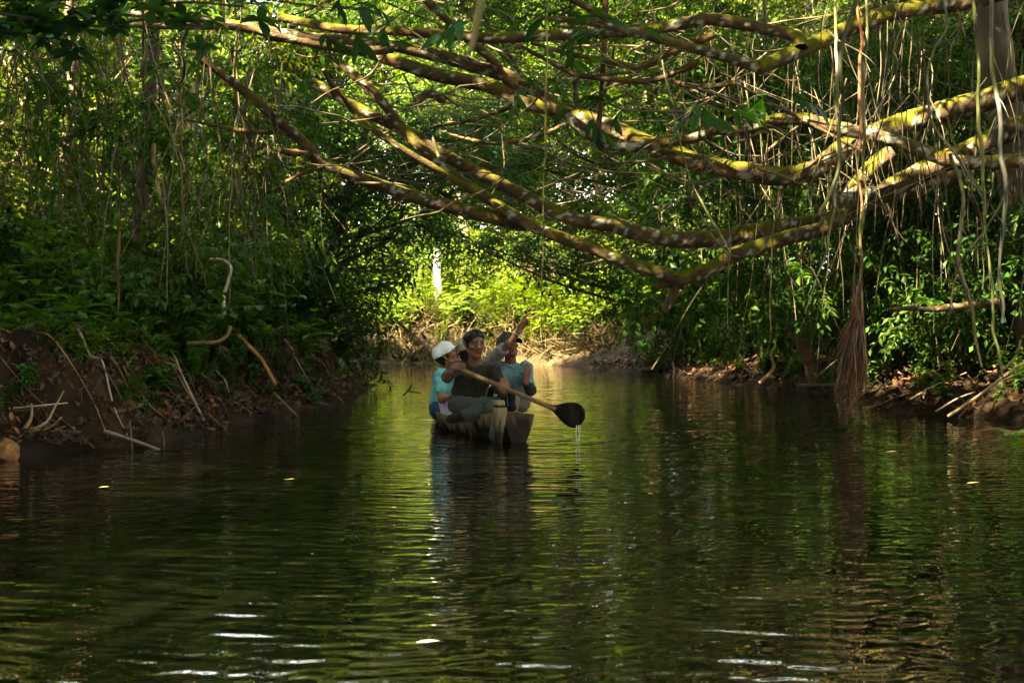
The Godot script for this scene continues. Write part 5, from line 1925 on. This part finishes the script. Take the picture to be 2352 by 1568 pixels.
	stick("mud_stick", "dark stick lying level along the water's edge at left", [at(338, 977, 11.2), at(410, 981, 11.4), at(492, 986, 11.7)], 0.014, 0.012, Color(0.09, 0.07, 0.055))
	stick("mud_stick", "short stick leaning out of the mud on the left shore", [at(630, 905, 13.7), at(660, 935, 13.5), at(682, 956, 13.3)], 0.024, 0.02, brown)
	stick("water_twig", "thin upright twig standing in the shallows at left", [at(298, 965, 9.9), at(300, 1000, 9.9), at(305, 1050, 9.9)], 0.006, 0.008, Color(0.14, 0.11, 0.08))
	stick("water_twig", "small upright twig in the shallows beside the grey stick", [at(372, 990, 10.1), at(376, 1015, 10.1), at(376, 1040, 10.1)], 0.005, 0.006, Color(0.12, 0.1, 0.08))
	# the old log and the brown lump at the left edge
	var lo := at(55, 905, 10.4)
	var log_ := thing("old_log", "rotting brown log half buried in the left bank", "log", lo)
	var lg := Geo.new()
	mossy(lg, spline([Vector3(-0.1, 0.02, 0.02), at(110, 905, 10.3) - lo, at(160, 922, 10.2) - lo, at(184, 932, 10.15) - lo], 0.03), 0.085, 0.065, 16, 0.1, 0.1)
	part("wood", lg.mesh(), M.bark, log_)
	var lump := Geo.new()
	var earth := func(p: Vector3, n: Vector3) -> Color:
		var b := 1.0 + 0.6 * bark_noise.get_noise_3dv(p * 18.0)
		return Color(0.20 * b, 0.10 * b, 0.045 * b)
	sdf(lump, [[Vector3(-0.12, -0.1, 0), Vector3(0.02, 0.02, 0), 0.13, 0.10], [Vector3(0.0, -0.1, 0.03), Vector3(0.06, -0.04, 0.02), 0.09, 0.06]], 0.014, 0.04, earth, [], 0.012, 2.0)
	single("mossy_stump", lump.mesh(), M.bark, "brown stump at the water's edge by the left border", "stump").position = at(4, 1046, 9.1)

	# plants that stand out on the left bank
	var spots := [[20, 640, 11.5, 1.5], [120, 620, 12.0, 1.4], [320, 640, 13.0, 1.3], [190, 700, 11.5, 1.3], [60, 730, 10.8, 1.2], [430, 690, 13.5, 1.3], [560, 700, 15.0, 1.4], [640, 680, 16.0, 1.5], [720, 700, 17.0, 1.4], [260, 750, 11.8, 1.0], [360, 800, 11.6, 0.8], [150, 800, 10.6, 0.9], [700, 740, 16.5, 1.2], [500, 730, 14.0, 1.1], [40, 560, 12.5, 1.8], [600, 620, 16.0, 1.8]]
	var where := ["by the left border", "left of the old log", "behind the bent branch", "above the old log", "low at the left border", "before the arched branch", "beside the arched branch", "in the sunny grass", "near the leaning tree", "at the lip of the left bank", "above the long straight root", "over the old log", "at the foot of the leaning tree", "left of the arched branch", "tall at the left border", "tall in the sunny grass"]
	for k in spots.size():
		var s: Array = spots[k]
		var p := ground_at(s[0], s[1], s[2])
		var o := part("broad_leaved_plant", P.herb_b, M.herb_tint, self)
		tag(o, "broad-leaved green plant %s" % where[k], "plant", "broad-leaved plants of the left bank")
		o.position = p
		o.rotation.y = r.randf() * TAU
		o.scale = Vector3.ONE * float(s[3])
	var rb := Geo.new()
	broad_leaf(rb, Vector3.ZERO, Vector3(0.1, 0.95, 0.25).normalized(), Vector3(0, 0.2, 1), 0.16, 0.15, Color(0.10, 0.22, 0.14), 0.1, 7)
	broad_leaf(rb, Vector3(0.0, 0.0, 0.01), Vector3(0.8, 0.1, 0.3).normalized(), Vector3(0, 0.6, 1), 0.13, 0.11, Color(0.08, 0.2, 0.09), 0.2, 7)
	tube(rb, spline([Vector3(0, -0.35, -0.1), Vector3(0, -0.15, 0), Vector3.ZERO], 0.06), 0.005, 0.004, 5, Color(0.08, 0.14, 0.05), 0.1)
	single("round_leaved_plant", rb.mesh(), M.soft_leaf, "pale round-leaved plant at the point of the left bank", "plant").position = at(782, 846, 18.6)

	# the right bank
	var tr := at(1868, 842, 17.6)
	var st := thing("slanted_trunk", "orange-brown slanted trunk rising from the right bank", "trunk", tr)
	var g := Geo.new()
	mossy(g, spline([Vector3(0.05, -0.25, 0), at(1850, 800, 17.6) - tr, at(1830, 765, 17.7) - tr, at(1795, 722, 17.8) - tr, at(1740, 660, 18.2) - tr], 0.04), 0.105, 0.05, 16, 0.3, 0.1)
	part("stem", g.mesh(), M.bark, st)
	var g2 := Geo.new()
	mossy(g2, spline([at(1852, 800, 17.5) - tr, at(1840, 768, 17.5) - tr, at(1822, 738, 17.5) - tr, at(1806, 716, 17.6) - tr], 0.04), 0.04, 0.02, 12, 0.2, 0.1)
	part("side_stem", g2.mesh(), M.bark, st)
	var fl := at(2040, 711, 13.5)
	var dead := thing("dead_branch", "yellowish dead branch lying level in the right bank growth", "branch", fl)
	var g3 := Geo.new()
	mossy(g3, spline([Vector3(-0.02, -0.005, 0), at(2090, 708, 13.5) - fl, at(2150, 710, 13.6) - fl, at(2225, 702, 13.8) - fl, at(2290, 695, 14.0) - fl], 0.03), 0.022, 0.05, 12, 0.2, 0.35)
	part("wood", g3.mesh(), M.bark, dead)
	stick("drift_stick", "long bright stick slanting into the water at right", [at(2178, 956, 12.9), at(2240, 915, 12.8), at(2300, 870, 12.6), at(2380, 815, 12.4)], 0.017, 0.015, Color(0.36, 0.25, 0.13))
	stick("drift_stick", "short pale stick beside the long slanting stick", [at(2150, 945, 13.2), at(2200, 915, 13.1), at(2240, 900, 13.0)], 0.010, 0.008, pale)
	stick("drift_stick", "curved stick lying on the water at the right edge", [at(2238, 992, 11.6), at(2290, 985, 11.5), at(2330, 992, 11.5), at(2360, 985, 11.5)], 0.010, 0.012, Color(0.30, 0.15, 0.08))
	stick("drift_stick", "crooked root standing by the slanted trunk", [at(1745, 880, 17.0), at(1778, 845, 17.0), at(1772, 815, 17.0), at(1785, 790, 17.0)], 0.03, 0.014, Color(0.26, 0.17, 0.09))
	stick("drift_stick", "dark stick leaning from the root clump to the bank", [at(1872, 870, 14.5), at(1900, 845, 14.5), at(1928, 822, 14.5)], 0.008, 0.008, Color(0.09, 0.07, 0.05))
	stick("drift_log", "muddy log along the waterline beneath the right bank", [at(1830, 886, 17.5), at(1890, 884, 17.3), at(1935, 883, 17.2)], 0.03, 0.03, Color(0.09, 0.075, 0.06), "log")
	stick("drift_log", "dark drift log at the bend of the right shore", [at(1478, 850, 25.5), at(1530, 846, 25.0), at(1600, 842, 24.8)], 0.06, 0.04, Color(0.06, 0.045, 0.035), "log")
	stick("drift_stick", "small stake standing in the water off the right shore", [at(1547, 868, 24.0), at(1549, 850, 24.0), at(1545, 835, 24.0)], 0.02, 0.018, Color(0.24, 0.2, 0.15))
	var list := ["in front of the slanted trunk", "over the debris at right", "behind the root clump", "beside the drift log", "by the yellowish dead branch", "near the long slanting stick"]
	for k in 6:
		var u: float = [1960.0, 2080.0, 2010.0, 1750.0, 2150.0, 2260.0][k]
		var v: float = [905.0, 880.0, 860.0, 870.0, 900.0, 930.0][k]
		var d: float = [15.5, 14.6, 15.6, 18.2, 14.2, 13.4][k]
		stick("shore_branch", "thin bare branch lying %s" % list[k], [ground_at(u - 60, v, d, 0.03), ground_at(u, v, d, 0.12), ground_at(u + 70, v, d + 0.3, 0.06)], 0.011, 0.006, [pale, brown][k % 2], "branch")
	# the green plant afloat at the right edge
	var wp := at(2335, 1000, 11.0)
	wp.y = 0.01
	var wh := thing("water_plant", "bright green floating plant with broad leaves at the right edge", "plant", wp)
	for k in 6:
		var a := k * 1.1 + 0.4
		var lg2 := Geo.new()
		broad_leaf(lg2, Vector3(cos(a) * 0.03, 0.0, sin(a) * 0.03), Vector3(cos(a), 0.35 + 0.25 * (k % 2), sin(a)).normalized(), Vector3.UP, 0.12, 0.085, Color(0.10, 0.30, 0.05), 0.25, 6)
		part("leaf", lg2.mesh(), M.soft_leaf, wh)

	# leaves and twigs afloat
	var fl_at := [[223, 1122, "yellow-green leaf floating near the left shore"], [650, 1104, "yellow leaf floating in the green reflection"], [1660, 1066, "brown leaf floating right of the paddle"], [2222, 1112, "pale leaf floating off the right shore"], [2035, 1040, "small tan leaf floating below the root clump"], [955, 1480, "small pale leaf floating in the near water"], [905, 1010, "small dark leaf floating left of the canoe"], [690, 925, "small leaf floating beside the left bank"]]
	for k in fl_at.size():
		var q: Array = fl_at[k]
		var d: float = FOCAL * 0.95 / (q[1] - 750.0)
		var p := at(q[0], q[1], d)
		p.y = 0.006
		var fg := Geo.new()
		broad_leaf(fg, Vector3.ZERO, Vector3(1, 0.03, 0.2).normalized(), Vector3.UP, 0.075, 0.03, [Color(0.4, 0.36, 0.06), Color(0.45, 0.36, 0.05), Color(0.2, 0.09, 0.04), Color(0.4, 0.33, 0.14), Color(0.3, 0.18, 0.1), Color(0.45, 0.42, 0.35), Color(0.05, 0.04, 0.02), Color(0.3, 0.26, 0.08)][k], -0.1, 5)
		single("floating_leaf", fg.mesh(), M.stem, q[2], "leaf", "leaves afloat on the creek").position = p
	stick("snag_twig", "dark forked twig poking out of the water behind the canoe", [at(926, 908, 17.0), at(940, 893, 17.0), at(946, 882, 17.0)], 0.012, 0.008, Color(0.03, 0.025, 0.02), "twig")
	stick("snag_twig", "dark twig lying on the water behind the canoe", [at(936, 898, 17.0), at(950, 900, 17.0), at(965, 902, 17.0)], 0.010, 0.007, Color(0.03, 0.025, 0.02), "twig")
	for k in 9:
		var a := r.randf_range(0.2, 0.9)
		stick("drooping_twig", "thin bare twig drooping from the leaning tree over the water", [at(860.0 + k * 8.0, 690.0 + k * 7.0, 20.5), at(910.0 + k * 7.0, 735.0 + k * 6.0, 20.3), at(940.0 + k * 8.0, 775.0 + k * 8.0, 20.2)], 0.008, 0.003, Color(0.06, 0.05, 0.035), "twig", "twigs drooping from the leaning tree", 5)

	# the far bank
	var sp := ground_at(1006, 722, 35.5, -0.2)
	var stump := thing("bleached_trunk", "bleached white dead trunk standing on the far bank", "trunk", sp)
	var sg := Geo.new()
	tube(sg, spline([Vector3(0.06, 0, 0), Vector3(0.03, 0.6, 0), Vector3(-0.02, 1.3, 0.02), Vector3(-0.03, 1.75, 0), Vector3(-0.02, 2.05, 0)], 0.08), 0.15, 0.10, 14, Color(0.66, 0.62, 0.52), 0.25, 0.3)
	part("wood", sg.mesh(), M.bark, stump)
	stick("thin_pole", "thin pale dead pole on the far bank", [ground_at(1088, 735, 36.0), at(1083, 690, 36.0), at(1082, 650, 36.0)], 0.025, 0.02, Color(0.5, 0.45, 0.35), "pole")
	stick("thin_pole", "white dead pole standing right of the palm", [ground_at(1352, 740, 37.0), at(1350, 690, 37.0), at(1348, 645, 37.0)], 0.04, 0.025, Color(0.6, 0.56, 0.48), "pole")
	for q in [["pale driftwood log on the far bank right of the people", 1262, 862, 33.0, 1345, 866, Color(0.28, 0.22, 0.17), 0.10], ["fallen grey log on the slope of the far bank", 1320, 792, 36.5, 1385, 790, Color(0.36, 0.26, 0.17), 0.09], ["short fallen log below the slope of the far bank", 1275, 802, 34.5, 1330, 812, Color(0.34, 0.24, 0.15), 0.08], ["slanted driftwood behind the white cap", 885, 832, 33.8, 1060, 812, Color(0.4, 0.3, 0.19), 0.06]]:
		stick("far_log", q[0], [at(q[1], q[2], q[3]), at((q[1] + q[4]) * 0.5, (q[2] + q[5]) * 0.5 - 2.0, q[3]), at(q[4], q[5], q[3])], q[7], q[7] * 0.7, q[6], "log", "", 9)
	# the palm with fan leaves above the clearing
	var pb := ground_at(1270, 735, 35.0)
	var palm := thing("fan_palm", "fan palm with drooping narrow leaflets above the clearing", "palm", pb)
	var pt := Geo.new()
	tube(pt, spline([Vector3.ZERO, Vector3(0.0, 0.8, 0), Vector3(-0.1, 1.5, 0)], 0.15), 0.07, 0.05, 8, Color(0.14, 0.1, 0.06), 0.3, 0.3)
	part("trunk", pt.mesh(), M.bark, palm)
	for k in 5:
		var fg := Geo.new()
		var c: Vector3 = [Vector3(-0.55, 1.75, 0.4), Vector3(-0.9, 1.5, 0.3), Vector3(-0.2, 2.05, 0.3), Vector3(0.45, 1.25, 0.4), Vector3(-0.5, 1.15, 0.5)][k]
		tube(fg, spline([Vector3(-0.1, 1.5, 0), c * 0.6 + Vector3(0, 0.5, 0), c], 0.15), 0.012, 0.008, 5, Color(0.12, 0.14, 0.04), 0.2)
		for j in 22:
			var a := -0.5 + j * 0.185 + (1.2 if c.x > 0.0 else 2.6)
			leaf(fg, c, Vector3(cos(a), sin(a), 0.3).normalized(), Vector3(0, 0.2, 1), 0.62, 0.036, Color(0.06, 0.11, 0.025) if k < 4 else Color(0.16, 0.1, 0.05), 0.25)
		part("frond", fg.mesh(), M.leaf, palm)
